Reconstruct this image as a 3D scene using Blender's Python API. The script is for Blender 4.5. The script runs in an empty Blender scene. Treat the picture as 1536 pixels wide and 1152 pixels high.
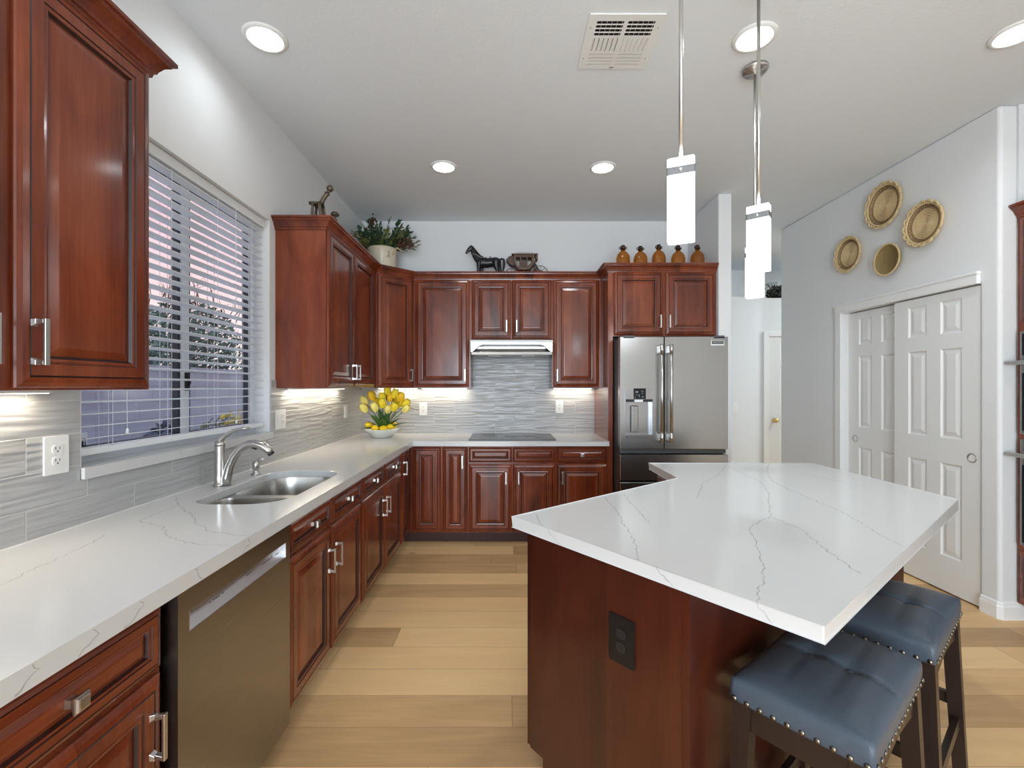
import bpy, bmesh, math, random
from mathutils import Vector, Matrix
from mathutils.geometry import tessellate_polygon

S = bpy.context.scene
COL = S.collection
R = math.radians
rnd = random.Random(7)

# ------------------------------------------------------------------ camera
CAMZ = 1.395
F = 685.0
cam_d = bpy.data.cameras.new('camera')
cam_d.sensor_fit = 'HORIZONTAL'
cam_d.sensor_width = 36.0
cam_d.lens = F / 1536.0 * 36.0
cam_d.shift_x = 8.0 / 1536.0
cam_d.shift_y = 4.0 / 1536.0
cam_d.clip_start = 0.02
cam = bpy.data.objects.new('camera', cam_d)
cam.location = (0, 0, CAMZ)
cam.rotation_euler = (R(90), 0, 0)
COL.objects.link(cam)
S.camera = cam

# ------------------------------------------------------------------ view, world, fill light
S.view_settings.view_transform = 'Standard'
S.view_settings.look = 'None'
S.view_settings.gamma = 1.0
S.view_settings.exposure = 2.5
S.view_settings.use_curve_mapping = False
S.cycles.max_bounces = 10
S.cycles.diffuse_bounces = 5
S.cycles.glossy_bounces = 5
S.cycles.transparent_max_bounces = 16
S.cycles.sample_clamp_indirect = 6.0
S.cycles.caustics_reflective = False
S.cycles.caustics_refractive = False

DOWNLIGHT = 3.0       # watts of one recessed lamp
PENDANT = 2.5
STRIP_W = 0.24         # watts per metre of under-cabinet strip
FILL_REAR = 48.0

world = bpy.data.worlds.new('dusk sky')
S.world = world
world.use_nodes = True
wn, wl = world.node_tree.nodes, world.node_tree.links
wn.clear()
tc = wn.new('ShaderNodeTexCoord')
sep = wn.new('ShaderNodeSeparateXYZ')
rmp = wn.new('ShaderNodeValToRGB')
rmp.color_ramp.elements[0].position = 0.0
rmp.color_ramp.elements[0].color = (0.80, 0.66, 0.62, 1)
rmp.color_ramp.elements[1].position = 0.62
rmp.color_ramp.elements[1].color = (0.80, 0.90, 1.15, 1)
e = rmp.color_ramp.elements.new(0.30)
e.color = (0.70, 0.42, 0.47, 1)
bg = wn.new('ShaderNodeBackground')
bg.inputs['Strength'].default_value = 0.32
wo = wn.new('ShaderNodeOutputWorld')
wl.new(tc.outputs['Generated'], sep.inputs[0])
wl.new(sep.outputs['Z'], rmp.inputs['Fac'])
wl.new(rmp.outputs['Color'], bg.inputs['Color'])
wl.new(bg.outputs[0], wo.inputs['Surface'])


def area_light(name, loc, rot, sx, sy, watts, col):
    ld = bpy.data.lights.new(name, 'AREA')
    ld.shape = 'RECTANGLE'
    ld.size, ld.size_y = sx, sy
    ld.energy = watts
    ld.color = col
    o = bpy.data.objects.new(name, ld)
    o.location = loc
    o.rotation_euler = rot
    COL.objects.link(o)
    return o

# cool fill lamp added in the unseen rear wall opening behind the camera
area_light('rear_fill_light', (-0.1, -3.97, 1.25), (R(90), 0, 0), 2.5, 2.35, FILL_REAR, (0.72, 0.87, 1.0))
# light of the hall and the rooms behind the pantry wall
area_light('hall_lamp_light', (4.9, 4.9, 3.05), (0, 0, 0), 1.4, 0.7, 10, (0.84, 0.94, 1.0))

# ------------------------------------------------------------------ geometry helpers
class MB:
    def __init__(self):
        self.bm = bmesh.new()
        self.mi = 0

    def face(self, vs, mi=None, smooth=False):
        vs = [v if isinstance(v, bmesh.types.BMVert) else self.bm.verts.new(v) for v in vs]
        try:
            f = self.bm.faces.new(vs)
        except ValueError:
            return None
        f.material_index = self.mi if mi is None else mi
        f.smooth = smooth
        return f

    def box(self, x0, y0, z0, x1, y1, z1, mi=None, M=None):
        c = [Vector((x, y, z)) for z in (z0, z1) for (x, y) in ((x0, y0), (x1, y0), (x1, y1), (x0, y1))]
        if M is not None:
            c = [M @ v for v in c]
        v = [self.bm.verts.new(p) for p in c]
        for q in ((3, 2, 1, 0), (4, 5, 6, 7), (0, 1, 5, 4), (1, 2, 6, 5), (2, 3, 7, 6), (3, 0, 4, 7)):
            self.face([v[i] for i in q], mi)
        return v

    def prism(self, outer, c0, c1, holes=(), mp=None, mi=None, mi_side=None):
        mp = mp or (lambda a, b, c: Vector((a, b, c)))
        loops = [list(outer)] + [list(h) for h in holes]
        tris = tessellate_polygon([[Vector((a, b, 0)) for a, b in lp] for lp in loops])
        flat = [p for lp in loops for p in lp]
        lo = [self.bm.verts.new(mp(a, b, c0)) for a, b in flat]
        hi = [self.bm.verts.new(mp(a, b, c1)) for a, b in flat]
        for t in tris:
            self.face([lo[i] for i in t], mi)
            self.face([hi[i] for i in reversed(t)], mi)
        k = 0
        for lp in loops:
            n = len(lp)
            for i in range(n):
                a, b = k + i, k + (i + 1) % n
                self.face([lo[a], lo[b], hi[b], hi[a]], mi if mi_side is None else mi_side)
            k += n

    def tube(self, pts, r, n=10, mi=None, caps=True, smooth=True, square=False):
        pts = [Vector(p) for p in pts]
        rs = r if isinstance(r, (list, tuple)) else [r] * len(pts)
        rings = []
        up = None
        for i, p in enumerate(pts):
            if i == 0: t = pts[1] - p
            elif i == len(pts) - 1: t = p - pts[i - 1]
            else: t = pts[i + 1] - pts[i - 1]
            t.normalize()
            if up is None:
                up = Vector((0, 0, 1)) if abs(t.z) < 0.9 else Vector((1, 0, 0))
            a = up - t * up.dot(t)
            if a.length < 1e-5:
                a = Vector((0, 1, 0)) - t * t.y
            a.normalize()
            up = a
            b = t.cross(a)
            rr = rs[i]
            ra, rb = rr if isinstance(rr, tuple) else (rr, rr)
            if square:
                ring = [p + a * ra * sa + b * rb * sb for sa, sb in ((1, 1), (-1, 1), (-1, -1), (1, -1))]
            else:
                ring = [p + a * ra * math.cos(2 * math.pi * k / n) + b * rb * math.sin(2 * math.pi * k / n) for k in range(n)]
            rings.append([self.bm.verts.new(q) for q in ring])
        m = len(rings[0])
        for i in range(len(rings) - 1):
            for k in range(m):
                self.face([rings[i][k], rings[i][(k + 1) % m], rings[i + 1][(k + 1) % m], rings[i + 1][k]], mi, smooth and not square)
        if caps:
            self.face(list(reversed(rings[0])), mi)
            self.face(rings[-1], mi)

    def lathe(self, prof, c=(0, 0, 0), n=24, mi=None, axis='Z', smooth=True, M=None, sx=1.0, sy=1.0, caps=True):
        c = Vector(c)
        rings = []
        for (r, z) in prof:
            ring = []
            for k in range(n):
                a = 2 * math.pi * k / n
                p = Vector((r * math.cos(a) * sx, r * math.sin(a) * sy, z))
                if axis == 'X': p = Vector((z, p.x, p.y))
                elif axis == 'Y': p = Vector((p.x, z, p.y))
                if M is not None: p = M @ p
                ring.append(self.bm.verts.new(c + p))
            rings.append(ring)
        for i in range(len(rings) - 1):
            for k in range(n):
                self.face([rings[i][k], rings[i][(k + 1) % n], rings[i + 1][(k + 1) % n], rings[i + 1][k]], mi, smooth)
        if not caps: return
        if prof[0][0] > 1e-6: self.face(list(reversed(rings[0])), mi)
        if prof[-1][0] > 1e-6: self.face(rings[-1], mi)

    def ball(self, c, r, n=12, mi=None, sc=(1, 1, 1)):
        m = max(6, n // 2)
        pr = [(max(1e-7, r * math.sin(math.pi * i / m)), -r * math.cos(math.pi * i / m)) for i in range(m + 1)]
        self.lathe(pr, c, n, mi, M=Matrix.Diagonal(sc))

    def sweep(self, path, prof, mi=None, closed_ends=True):
        """profile (out, z) swept along a plan path; out points to the right of the heading"""
        P = [Vector(p) for p in path]
        rings = []
        for i, p in enumerate(P):
            dirs = []
            if i > 0: dirs.append((P[i] - P[i - 1]).normalized())
            if i < len(P) - 1: dirs.append((P[i + 1] - P[i]).normalized())
            ns = [Vector((d.y, -d.x)) for d in dirs]
            if len(ns) == 2:
                m = (ns[0] + ns[1]).normalized()
                m = m / max(0.2, m.dot(ns[0]))
            else:
                m = ns[0]
            rings.append([self.bm.verts.new((p.x + m.x * o, p.y + m.y * o, z)) for o, z in prof])
        n = len(prof)
        for i in range(len(rings) - 1):
            for k in range(n):
                self.face([rings[i][k], rings[i + 1][k], rings[i + 1][(k + 1) % n], rings[i][(k + 1) % n]], mi)
        if closed_ends:
            self.face(rings[0], mi)
            self.face(list(reversed(rings[-1])), mi)

    def rings(self, loops, mis=None, fill=True, smooth=False):
        """nested loops of equal count joined by quads, last one filled"""
        rr = [[self.bm.verts.new(p) for p in lp] for lp in loops]
        n = len(rr[0])
        for i in range(len(rr) - 1):
            for k in range(n):
                self.face([rr[i][k], rr[i][(k + 1) % n], rr[i + 1][(k + 1) % n], rr[i + 1][k]], (mis[i] if mis else None), smooth)
        if fill:
            self.face(rr[-1], 0 if mis else None)

    def build(self, name, mats, parent=None, loc=(0, 0, 0), rot=(0, 0, 0), bevel=0, seg=2, norm=True, merge=0):
        if merge:
            bmesh.ops.remove_doubles(self.bm, verts=self.bm.verts, dist=merge)
        if norm:
            bmesh.ops.recalc_face_normals(self.bm, faces=self.bm.faces)
        me = bpy.data.meshes.new(name)
        self.bm.to_mesh(me)
        self.bm.free()
        for m in (mats if isinstance(mats, (list, tuple)) else [mats]):
            me.materials.append(m)
        o = bpy.data.objects.new(name, me)
        o.location = loc
        o.rotation_euler = rot
        COL.objects.link(o)
        if parent is not None:
            o.parent = parent
        if bevel:
            b = o.modifiers.new('edge', 'BEVEL')
            b.width = bevel
            b.segments = seg
            b.limit_method = 'ANGLE'
            b.angle_limit = R(40)
        return o


def text_mesh(name, body, size, mat, parent, loc, rot):
    cu = bpy.data.curves.new(name, 'FONT'); cu.body = body; cu.size = size; cu.align_x = 'CENTER'; cu.extrude = 0.0003
    t = bpy.data.objects.new(name + '_curve', cu); COL.objects.link(t)
    me = bpy.data.meshes.new_from_object(t.evaluated_get(bpy.context.evaluated_depsgraph_get()))
    bpy.data.objects.remove(t); bpy.data.curves.remove(cu)
    me.name = name; me.materials.clear(); me.materials.append(mat)
    o = bpy.data.objects.new(name, me); o.location = loc; o.rotation_euler = rot
    COL.objects.link(o); o.parent = parent
    return o


def tag(o, label=None, cat=None, group=None, kind=None):
    if label: o['label'] = label
    if cat: o['category'] = cat
    if group: o['group'] = group
    if kind: o['kind'] = kind
    return o


def empty(name, loc=(0, 0, 0), rz=0.0, label=None, cat=None, group=None, kind=None):
    o = bpy.data.objects.new(name, None)
    o.empty_display_size = 0.05
    o.location = loc
    o.rotation_euler = (0, 0, rz)
    COL.objects.link(o)
    return tag(o, label, cat, group, kind)


def copy_tree(o, parent=None):
    c = o.copy()
    COL.objects.link(c)
    c.parent = parent
    for ch in list(o.children):
        copy_tree(ch, c)
    return c


def rrect(x0, y0, x1, y1, r, n=6):
    """rounded rectangle; r one radius or four (x0y0, x1y0, x1y1, x0y1)"""
    rs = r if isinstance(r, (list, tuple)) else [r] * 4
    out = []
    for (cx, cy, a0, q) in ((x0 + rs[0], y0 + rs[0], 180, rs[0]), (x1 - rs[1], y0 + rs[1], 270, rs[1]),
                            (x1 - rs[2], y1 - rs[2], 0, rs[2]), (x0 + rs[3], y1 - rs[3], 90, rs[3])):
        for k in range(n + 1):
            a = R(a0 + 90 * k / n)
            out.append((cx + q * math.cos(a), cy + q * math.sin(a)))
    return out


def plane_pt(px, py, z):
    """where the photograph's pixel meets the horizontal plane z"""
    d = F * (CAMZ - z) / (py - 580.0)
    return ((px - 760.0) * d / F, d)

# ------------------------------------------------------------------ materials
def new_mat(name):
    m = bpy.data.materials.new(name)
    m.use_nodes = True
    nt = m.node_tree
    b = nt.nodes['Principled BSDF']
    return m, nt, b


def plain(name, col, rough=0.5, metal=0.0, bump=0.0, bscale=200.0, var=0.0, vscale=8.0, spec=0.5, coat=0.0, trans=0.0, ior=1.45):
    m, nt, b = new_mat(name)
    N, L = nt.nodes, nt.links
    b.inputs['Base Color'].default_value = (*col, 1)
    b.inputs['Roughness'].default_value = rough
    b.inputs['Metallic'].default_value = metal
    b.inputs['Specular IOR Level'].default_value = spec
    b.inputs['Coat Weight'].default_value = coat
    b.inputs['Transmission Weight'].default_value = trans
    b.inputs['IOR'].default_value = ior
    t = N.new('ShaderNodeTexCoord')
    if var:
        n = N.new('ShaderNodeTexNoise')
        n.inputs['Scale'].default_value = vscale
        n.inputs['Detail'].default_value = 4
        L.new(t.outputs['Object'], n.inputs['Vector'])
        mx = N.new('ShaderNodeMix')
        mx.data_type = 'RGBA'
        mx.inputs['A'].default_value = (*[c * (1 - var) for c in col], 1)
        mx.inputs['B'].default_value = (*[min(1, c * (1 + var)) for c in col], 1)
        L.new(n.outputs['Fac'], mx.inputs['Factor'])
        L.new(mx.outputs['Result'], b.inputs['Base Color'])
    if bump:
        n = N.new('ShaderNodeTexNoise')
        n.inputs['Scale'].default_value = bscale
        n.inputs['Detail'].default_value = 2
        L.new(t.outputs['Object'], n.inputs['Vector'])
        bp = N.new('ShaderNodeBump')
        bp.inputs['Strength'].default_value = bump
        bp.inputs['Distance'].default_value = 0.004
        L.new(n.outputs['Fac'], bp.inputs['Height'])
        L.new(bp.outputs['Normal'], b.inputs['Normal'])
    return m


def emit(name, col, strength):
    m, nt, b = new_mat(name)
    b.inputs['Base Color'].default_value = (0.9, 0.9, 0.9, 1)
    b.inputs['Emission Color'].default_value = (*col, 1)
    b.inputs['Emission Strength'].default_value = strength
    return m


def math_node(nt, op, a, b=None, c=None):
    n = nt.nodes.new('ShaderNodeMath')
    n.operation = op
    for i, v in enumerate((a, b, c)):
        if v is None: continue
        if isinstance(v, (int, float)): n.inputs[i].default_value = v
        else: nt.links.new(v, n.inputs[i])
    return n.outputs[0]


def wood(name, dark, mid, light, grain='Z', rough=0.25, staves=0.085, coat=0.4):
    m, nt, b = new_mat(name)
    N, L = nt.nodes, nt.links
    t = N.new('ShaderNodeTexCoord')
    info = N.new('ShaderNodeObjectInfo')
    off = N.new('ShaderNodeVectorMath'); off.operation = 'ADD'
    mul = math_node(nt, 'MULTIPLY', info.outputs['Random'], 37.0)
    L.new(t.outputs['Object'], off.inputs[0])
    L.new(mul, off.inputs[1])
    def noise(sc, detail, rough_=0.55, dist=0.0):
        mp = N.new('ShaderNodeMapping')
        mp.inputs['Scale'].default_value = sc
        n = N.new('ShaderNodeTexNoise')
        n.inputs['Scale'].default_value = 1.0
        n.inputs['Detail'].default_value = detail
        n.inputs['Roughness'].default_value = rough_
        n.inputs['Distortion'].default_value = dist
        L.new(off.outputs[0], mp.inputs['Vector'])
        L.new(mp.outputs[0], n.inputs['Vector'])
        return n.outputs['Fac']
    if grain == 'Z':
        fine = noise((110, 110, 5), 6, 0.6, 0.4); broad = noise((6, 6, 2.2), 3, 0.5, 0.8)
    else:
        fine = noise((5, 5, 110), 6, 0.6, 0.4); broad = noise((2.2, 2.2, 7), 3, 0.5, 0.8)
    s = N.new('ShaderNodeSeparateXYZ')
    L.new(t.outputs['Object'], s.inputs[0])
    comp = s.outputs['X'] if grain == 'Z' else s.outputs['Z']
    st = math_node(nt, 'FLOOR', math_node(nt, 'DIVIDE', comp, staves))
    wnz = N.new('ShaderNodeTexWhiteNoise'); wnz.noise_dimensions = '2D'
    cb = N.new('ShaderNodeCombineXYZ')
    L.new(st, cb.inputs[0]); L.new(mul, cb.inputs[1])
    L.new(cb.outputs[0], wnz.inputs['Vector'])
    a = math_node(nt, 'MULTIPLY', broad, 0.75)
    a = math_node(nt, 'MULTIPLY_ADD', fine, 0.35, a)
    a = math_node(nt, 'MULTIPLY_ADD', wnz.outputs['Value'], 0.22, a)
    a = math_node(nt, 'SUBTRACT', a, 0.16)
    cr = N.new('ShaderNodeValToRGB')
    cr.color_ramp.elements[0].position = 0.21; cr.color_ramp.elements[0].color = (*dark, 1)
    cr.color_ramp.elements[1].position = 0.83; cr.color_ramp.elements[1].color = (*light, 1)
    e = cr.color_ramp.elements.new(0.5); e.color = (*mid, 1)
    L.new(a, cr.inputs['Fac'])
    L.new(cr.outputs['Color'], b.inputs['Base Color'])
    b.inputs['Roughness'].default_value = rough
    b.inputs['Coat Weight'].default_value = coat
    b.inputs['Coat Roughness'].default_value = 0.11
    b.inputs['Specular IOR Level'].default_value = 0.35
    bp = N.new('ShaderNodeBump')
    bp.inputs['Strength'].default_value = 0.06
    bp.inputs['Distance'].default_value = 0.002
    L.new(fine, bp.inputs['Height'])
    L.new(bp.outputs['Normal'], b.inputs['Normal'])
    return m


def steel(name, col, rough=0.28, axis='Z', streak=0.06):
    m, nt, b = new_mat(name)
    N, L = nt.nodes, nt.links
    t = N.new('ShaderNodeTexCoord')
    mp = N.new('ShaderNodeMapping')
    mp.inputs['Scale'].default_value = {'Z': (900, 900, 3), 'X': (3, 3, 900)}[axis]
    n = N.new('ShaderNodeTexNoise'); n.inputs['Scale'].default_value = 1; n.inputs['Detail'].default_value = 3
    L.new(t.outputs['Object'], mp.inputs[0]); L.new(mp.outputs[0], n.inputs['Vector'])
    r = math_node(nt, 'MULTIPLY_ADD', n.outputs['Fac'], streak * 2, rough - streak)
    L.new(r, b.inputs['Roughness'])
    b.inputs['Base Color'].default_value = (*col, 1)
    b.inputs['Metallic'].default_value = 1.0
    b.inputs['Anisotropic'].default_value = 0.25
    return m


def floor_mat():
    m, nt, b = new_mat('oak_planks')
    N, L = nt.nodes, nt.links
    g = N.new('ShaderNodeNewGeometry')
    s = N.new('ShaderNodeSeparateXYZ')
    L.new(g.outputs['Position'], s.inputs[0])
    W, LEN = 0.193, 1.75
    ry = math_node(nt, 'DIVIDE', math_node(nt, 'SUBTRACT', s.outputs['Y'], 1.677 - W * 40), W)
    row = math_node(nt, 'FLOOR', ry)
    wn1 = N.new('ShaderNodeTexWhiteNoise'); wn1.noise_dimensions = '1D'
    L.new(row, wn1.inputs['W'])
    rx = math_node(nt, 'DIVIDE', s.outputs['X'], LEN)
    rx = math_node(nt, 'ADD', math_node(nt, 'MULTIPLY_ADD', wn1.outputs['Value'], 5.0, 20.0), rx)
    colm = math_node(nt, 'FLOOR', rx)
    cb = N.new('ShaderNodeCombineXYZ')
    L.new(row, cb.inputs[0]); L.new(colm, cb.inputs[1])
    wn2 = N.new('ShaderNodeTexWhiteNoise'); wn2.noise_dimensions = '2D'
    L.new(cb.outputs[0], wn2.inputs['Vector'])
    # grain
    va = N.new('ShaderNodeVectorMath'); va.operation = 'MULTIPLY_ADD'
    L.new(wn2.outputs['Color'], va.inputs[0])
    va.inputs[1].default_value = (40, 40, 40)
    L.new(g.outputs['Position'], va.inputs[2])
    def noise(sc, detail, dist):
        mp = N.new('ShaderNodeMapping'); mp.inputs['Scale'].default_value = sc
        n = N.new('ShaderNodeTexNoise'); n.inputs['Scale'].default_value = 1
        n.inputs['Detail'].default_value = detail; n.inputs['Distortion'].default_value = dist
        L.new(va.outputs[0], mp.inputs[0]); L.new(mp.outputs[0], n.inputs['Vector'])
        return n.outputs['Fac']
    broad = noise((1.1, 7, 1), 4, 1.2)
    fine = noise((4, 90, 1), 5, 0.6)
    vo = N.new('ShaderNodeTexVoronoi'); vo.inputs['Scale'].default_value = 1.0
    mpk = N.new('ShaderNodeMapping'); mpk.inputs['Scale'].default_value = (1.3, 2.6, 1)
    L.new(va.outputs[0], mpk.inputs[0]); L.new(mpk.outputs[0], vo.inputs['Vector'])
    knot = N.new('ShaderNodeMapRange')
    knot.inputs['From Min'].default_value = 0.02; knot.inputs['From Max'].default_value = 0.06
    knot.inputs['To Min'].default_value = 1.0; knot.inputs['To Max'].default_value = 0.0
    L.new(vo.outputs['Distance'], knot.inputs['Value'])
    tone = math_node(nt, 'MULTIPLY', wn2.outputs['Value'], 0.62)
    tone = math_node(nt, 'MULTIPLY_ADD', broad, 0.55, tone)
    tone = math_node(nt, 'MULTIPLY_ADD', fine, 0.22, tone)
    tone = math_node(nt, 'SUBTRACT', tone, 0.2)
    cr = N.new('ShaderNodeValToRGB')
    els = cr.color_ramp.elements
    els[0].position = 0.0; els[0].color = (0.40, 0.235, 0.105, 1)
    els[1].position = 1.0; els[1].color = (0.90, 0.62, 0.31, 1)
    for p, c in ((0.3, (0.57, 0.35, 0.165, 1)), (0.6, (0.78, 0.50, 0.245, 1))):
        q = els.new(p); q.color = c
    L.new(tone, cr.inputs['Fac'])
    # seams
    def seam(v, w):
        f = math_node(nt, 'FRACT', v)
        d = math_node(nt, 'MINIMUM', f, math_node(nt, 'SUBTRACT', 1.0, f))
        return math_node(nt, 'LESS_THAN', d, w)
    sm = math_node(nt, 'MAXIMUM', seam(ry, 0.0055), seam(rx, 0.0007))
    dk = math_node(nt, 'MAXIMUM', math_node(nt, 'MULTIPLY', sm, 0.62), math_node(nt, 'MULTIPLY', knot.outputs[0], 0.55))
    mx = N.new('ShaderNodeMix'); mx.data_type = 'RGBA'
    L.new(dk, mx.inputs['Factor']); L.new(cr.outputs['Color'], mx.inputs['A'])
    mx.inputs['B'].default_value = (0.07, 0.04, 0.022, 1)
    L.new(mx.outputs['Result'], b.inputs['Base Color'])
    b.inputs['Roughness'].default_value = 0.42
    b.inputs['Specular IOR Level'].default_value = 0.35
    bp = N.new('ShaderNodeBump'); bp.inputs['Strength'].default_value = 0.15; bp.inputs['Distance'].default_value = 0.002
    L.new(math_node(nt, 'SUBTRACT', fine, sm), bp.inputs['Height'])
    L.new(bp.outputs['Normal'], b.inputs['Normal'])
    return m


def tile_mat(name, axis, u0, z0):
    """long wavy ceramic tile in half bond; axis = the wall's horizontal direction"""
    m, nt, b = new_mat(name)
    N, L = nt.nodes, nt.links
    g = N.new('ShaderNodeNewGeometry')
    s = N.new('ShaderNodeSeparateXYZ')
    L.new(g.outputs['Position'], s.inputs[0])
    U = s.outputs[axis]
    rz = math_node(nt, 'DIVIDE', math_node(nt, 'SUBTRACT', s.outputs['Z'], z0), 0.112)
    row = math_node(nt, 'FLOOR', rz)
    half = math_node(nt, 'MULTIPLY', math_node(nt, 'MODULO', math_node(nt, 'ADD', row, 10.0), 2.0), 0.5)
    ru = math_node(nt, 'ADD', math_node(nt, 'DIVIDE', math_node(nt, 'SUBTRACT', U, u0), 0.41), math_node(nt, 'ADD', half, 20.0))
    cid = math_node(nt, 'FLOOR', ru)
    cb = N.new('ShaderNodeCombineXYZ')
    L.new(row, cb.inputs[0]); L.new(cid, cb.inputs[1])
    wz = N.new('ShaderNodeTexWhiteNoise'); wz.noise_dimensions = '2D'
    L.new(cb.outputs[0], wz.inputs['Vector'])
    def edge(v, w):
        f = math_node(nt, 'FRACT', v)
        d = math_node(nt, 'MINIMUM', f, math_node(nt, 'SUBTRACT', 1.0, f))
        mr = N.new('ShaderNodeMapRange')
        mr.inputs['From Min'].default_value = w * 0.6; mr.inputs['From Max'].default_value = w * 1.5
        mr.inputs['To Min'].default_value = 1; mr.inputs['To Max'].default_value = 0
        L.new(d, mr.inputs['Value'])
        return mr.outputs[0]
    grout = math_node(nt, 'MAXIMUM', edge(rz, 0.013), edge(ru, 0.0037))
    wc = N.new('ShaderNodeCombineXYZ')
    L.new(math_node(nt, 'MULTIPLY_ADD', wz.outputs['Value'], 30.0, math_node(nt, 'MULTIPLY', U, 3.2)), wc.inputs[0])
    L.new(math_node(nt, 'MULTIPLY', s.outputs['Z'], 42.0), wc.inputs[1])
    n = N.new('ShaderNodeTexNoise'); n.inputs['Scale'].default_value = 1.0; n.inputs['Detail'].default_value = 1.0
    n.inputs['Distortion'].default_value = 0.35
    L.new(wc.outputs[0], n.inputs['Vector'])
    h = math_node(nt, 'SUBTRACT', n.outputs['Fac'], math_node(nt, 'MULTIPLY', grout, 0.25))
    bp = N.new('ShaderNodeBump'); bp.inputs['Strength'].default_value = 0.55; bp.inputs['Distance'].default_value = 0.02
    L.new(h, bp.inputs['Height'])
    L.new(bp.outputs['Normal'], b.inputs['Normal'])
    mx = N.new('ShaderNodeMix'); mx.data_type = 'RGBA'
    mx.inputs['A'].default_value = (0.42, 0.42, 0.42, 1)
    mx.inputs['B'].default_value = (0.62, 0.62, 0.61, 1)
    L.new(grout, mx.inputs['Factor'])
    L.new(mx.outputs['Result'], b.inputs['Base Color'])
    b.inputs['Roughness'].default_value = 0.28
    return m


M_wall = plain('wall_paint', (0.74, 0.745, 0.745), 0.7, bump=0.18, bscale=90, spec=0.25)
M_ceil = plain('ceiling_paint', (0.755, 0.79, 0.81), 0.85, bump=0.2, bscale=70, spec=0.15)
M_trim = plain('white_trim_paint', (0.80, 0.80, 0.79), 0.4, var=0.01)
M_door = plain('white_door_paint', (0.76, 0.76, 0.745), 0.38, var=0.01)
M_floor = floor_mat()
M_tileL = tile_mat('wavy_tile_left', 'Y', 1.406, 0.900)
M_tileB = tile_mat('wavy_tile_back', 'X', -0.12, 0.900)
CH = ((0.052, 0.0085, 0.0035), (0.162, 0.031, 0.0105), (0.275, 0.066, 0.023))
M_wood = wood('cherry_wood', *CH, grain='Z')
M_woodh = wood('cherry_wood_level', *CH, grain='X')
M_glaze = plain('dark_glaze', (0.028, 0.007, 0.005), 0.4, var=0.2)
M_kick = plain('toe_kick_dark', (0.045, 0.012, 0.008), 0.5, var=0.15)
M_panel = wood('shaded_cherry_veneer', (0.020, 0.0045, 0.0025), (0.050, 0.009, 0.004), (0.085, 0.018, 0.0075), grain='Z', rough=0.33, staves=0.3)  # cherry tone lowered: the shade on the island is put into the colour
M_nick = steel('brushed_nickel', (0.60, 0.585, 0.56), 0.28, streak=0.02)
M_steel = steel('stainless_steel', (0.34, 0.335, 0.325), 0.26, 'X', 0.02)
M_steeld = steel('dishwasher_steel', (0.31, 0.295, 0.275), 0.28, 'X', 0.02)
M_sink = steel('sink_steel', (0.56, 0.55, 0.53), 0.26, 'X', 0.03)
M_quartz = plain('white_quartz', (0.62, 0.62, 0.615), 0.14, var=0.02, vscale=3, spec=0.5)
M_vein = plain('grey_vein', (0.40, 0.395, 0.385), 0.2, var=0.12, vscale=30)
M_black = plain('black_plastic', (0.012, 0.012, 0.013), 0.35, var=0.1)
M_glassb = plain('black_glass', (0.018, 0.019, 0.021), 0.08, var=0.1, spec=0.3)
M_white = plain('white_plastic', (0.80, 0.80, 0.78), 0.35, var=0.01)
M_slat = plain('white_blind', (0.80, 0.83, 0.85), 0.45, var=0.01)
M_vinyl = plain('white_vinyl', (0.76, 0.79, 0.82), 0.4, var=0.01)
M_leather = plain('blue_leather', (0.062, 0.084, 0.112), 0.31, bump=0.25, bscale=420, var=0.10, vscale=14, spec=0.5)
M_esp = plain('espresso_wood', (0.022, 0.012, 0.009), 0.34, var=0.25, vscale=20)
M_stud = plain('antique_stud', (0.24, 0.21, 0.17), 0.28, metal=1.0, var=0.15)
M_brass = plain('brass', (0.75, 0.55, 0.22), 0.22, metal=1.0, var=0.08)
M_lamp = emit('lamp_lens', (0.95, 0.98, 1.0), 2.0)
M_pend = emit('pendant_glass', (0.90, 0.965, 1.0), PENDANT)
M_strip = emit('strip_lens', (1.0, 0.93, 0.80), 1.2)


def pane_mat():
    m, nt, b = new_mat('window_glass')
    N, L = nt.nodes, nt.links
    tr = N.new('ShaderNodeBsdfTransparent'); tr.inputs[0].default_value = (0.93, 0.96, 0.97, 1)
    gl = N.new('ShaderNodeBsdfGlossy'); gl.inputs['Roughness'].default_value = 0.02
    lw = N.new('ShaderNodeLayerWeight'); lw.inputs['Blend'].default_value = 0.5
    pw = math_node(nt, 'POWER', lw.outputs['Facing'], 5.0)
    fr = math_node(nt, 'MULTIPLY_ADD', pw, 0.9, 0.04)
    mx = N.new('ShaderNodeMixShader')
    L.new(fr, mx.inputs[0]); L.new(tr.outputs[0], mx.inputs[1]); L.new(gl.outputs[0], mx.inputs[2])
    L.new(mx.outputs[0], N['Material Output'].inputs['Surface'])
    return m
M_pane = pane_mat()

# ------------------------------------------------------------------ the room
XL, XR, YB, CEIL = -1.49, 2.96, 4.68, 3.09
WIN = (1.60, 2.87, 1.105, 2.44)      # y0 y1 z0 z1
mYZ = lambda a, b, c: Vector((c, a, b))
mXZ = lambda a, b, c: Vector((a, c, b))


def struct(mb, name, mats, **kw):
    return tag(mb.build(name, mats, **kw), kind='structure')

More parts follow.
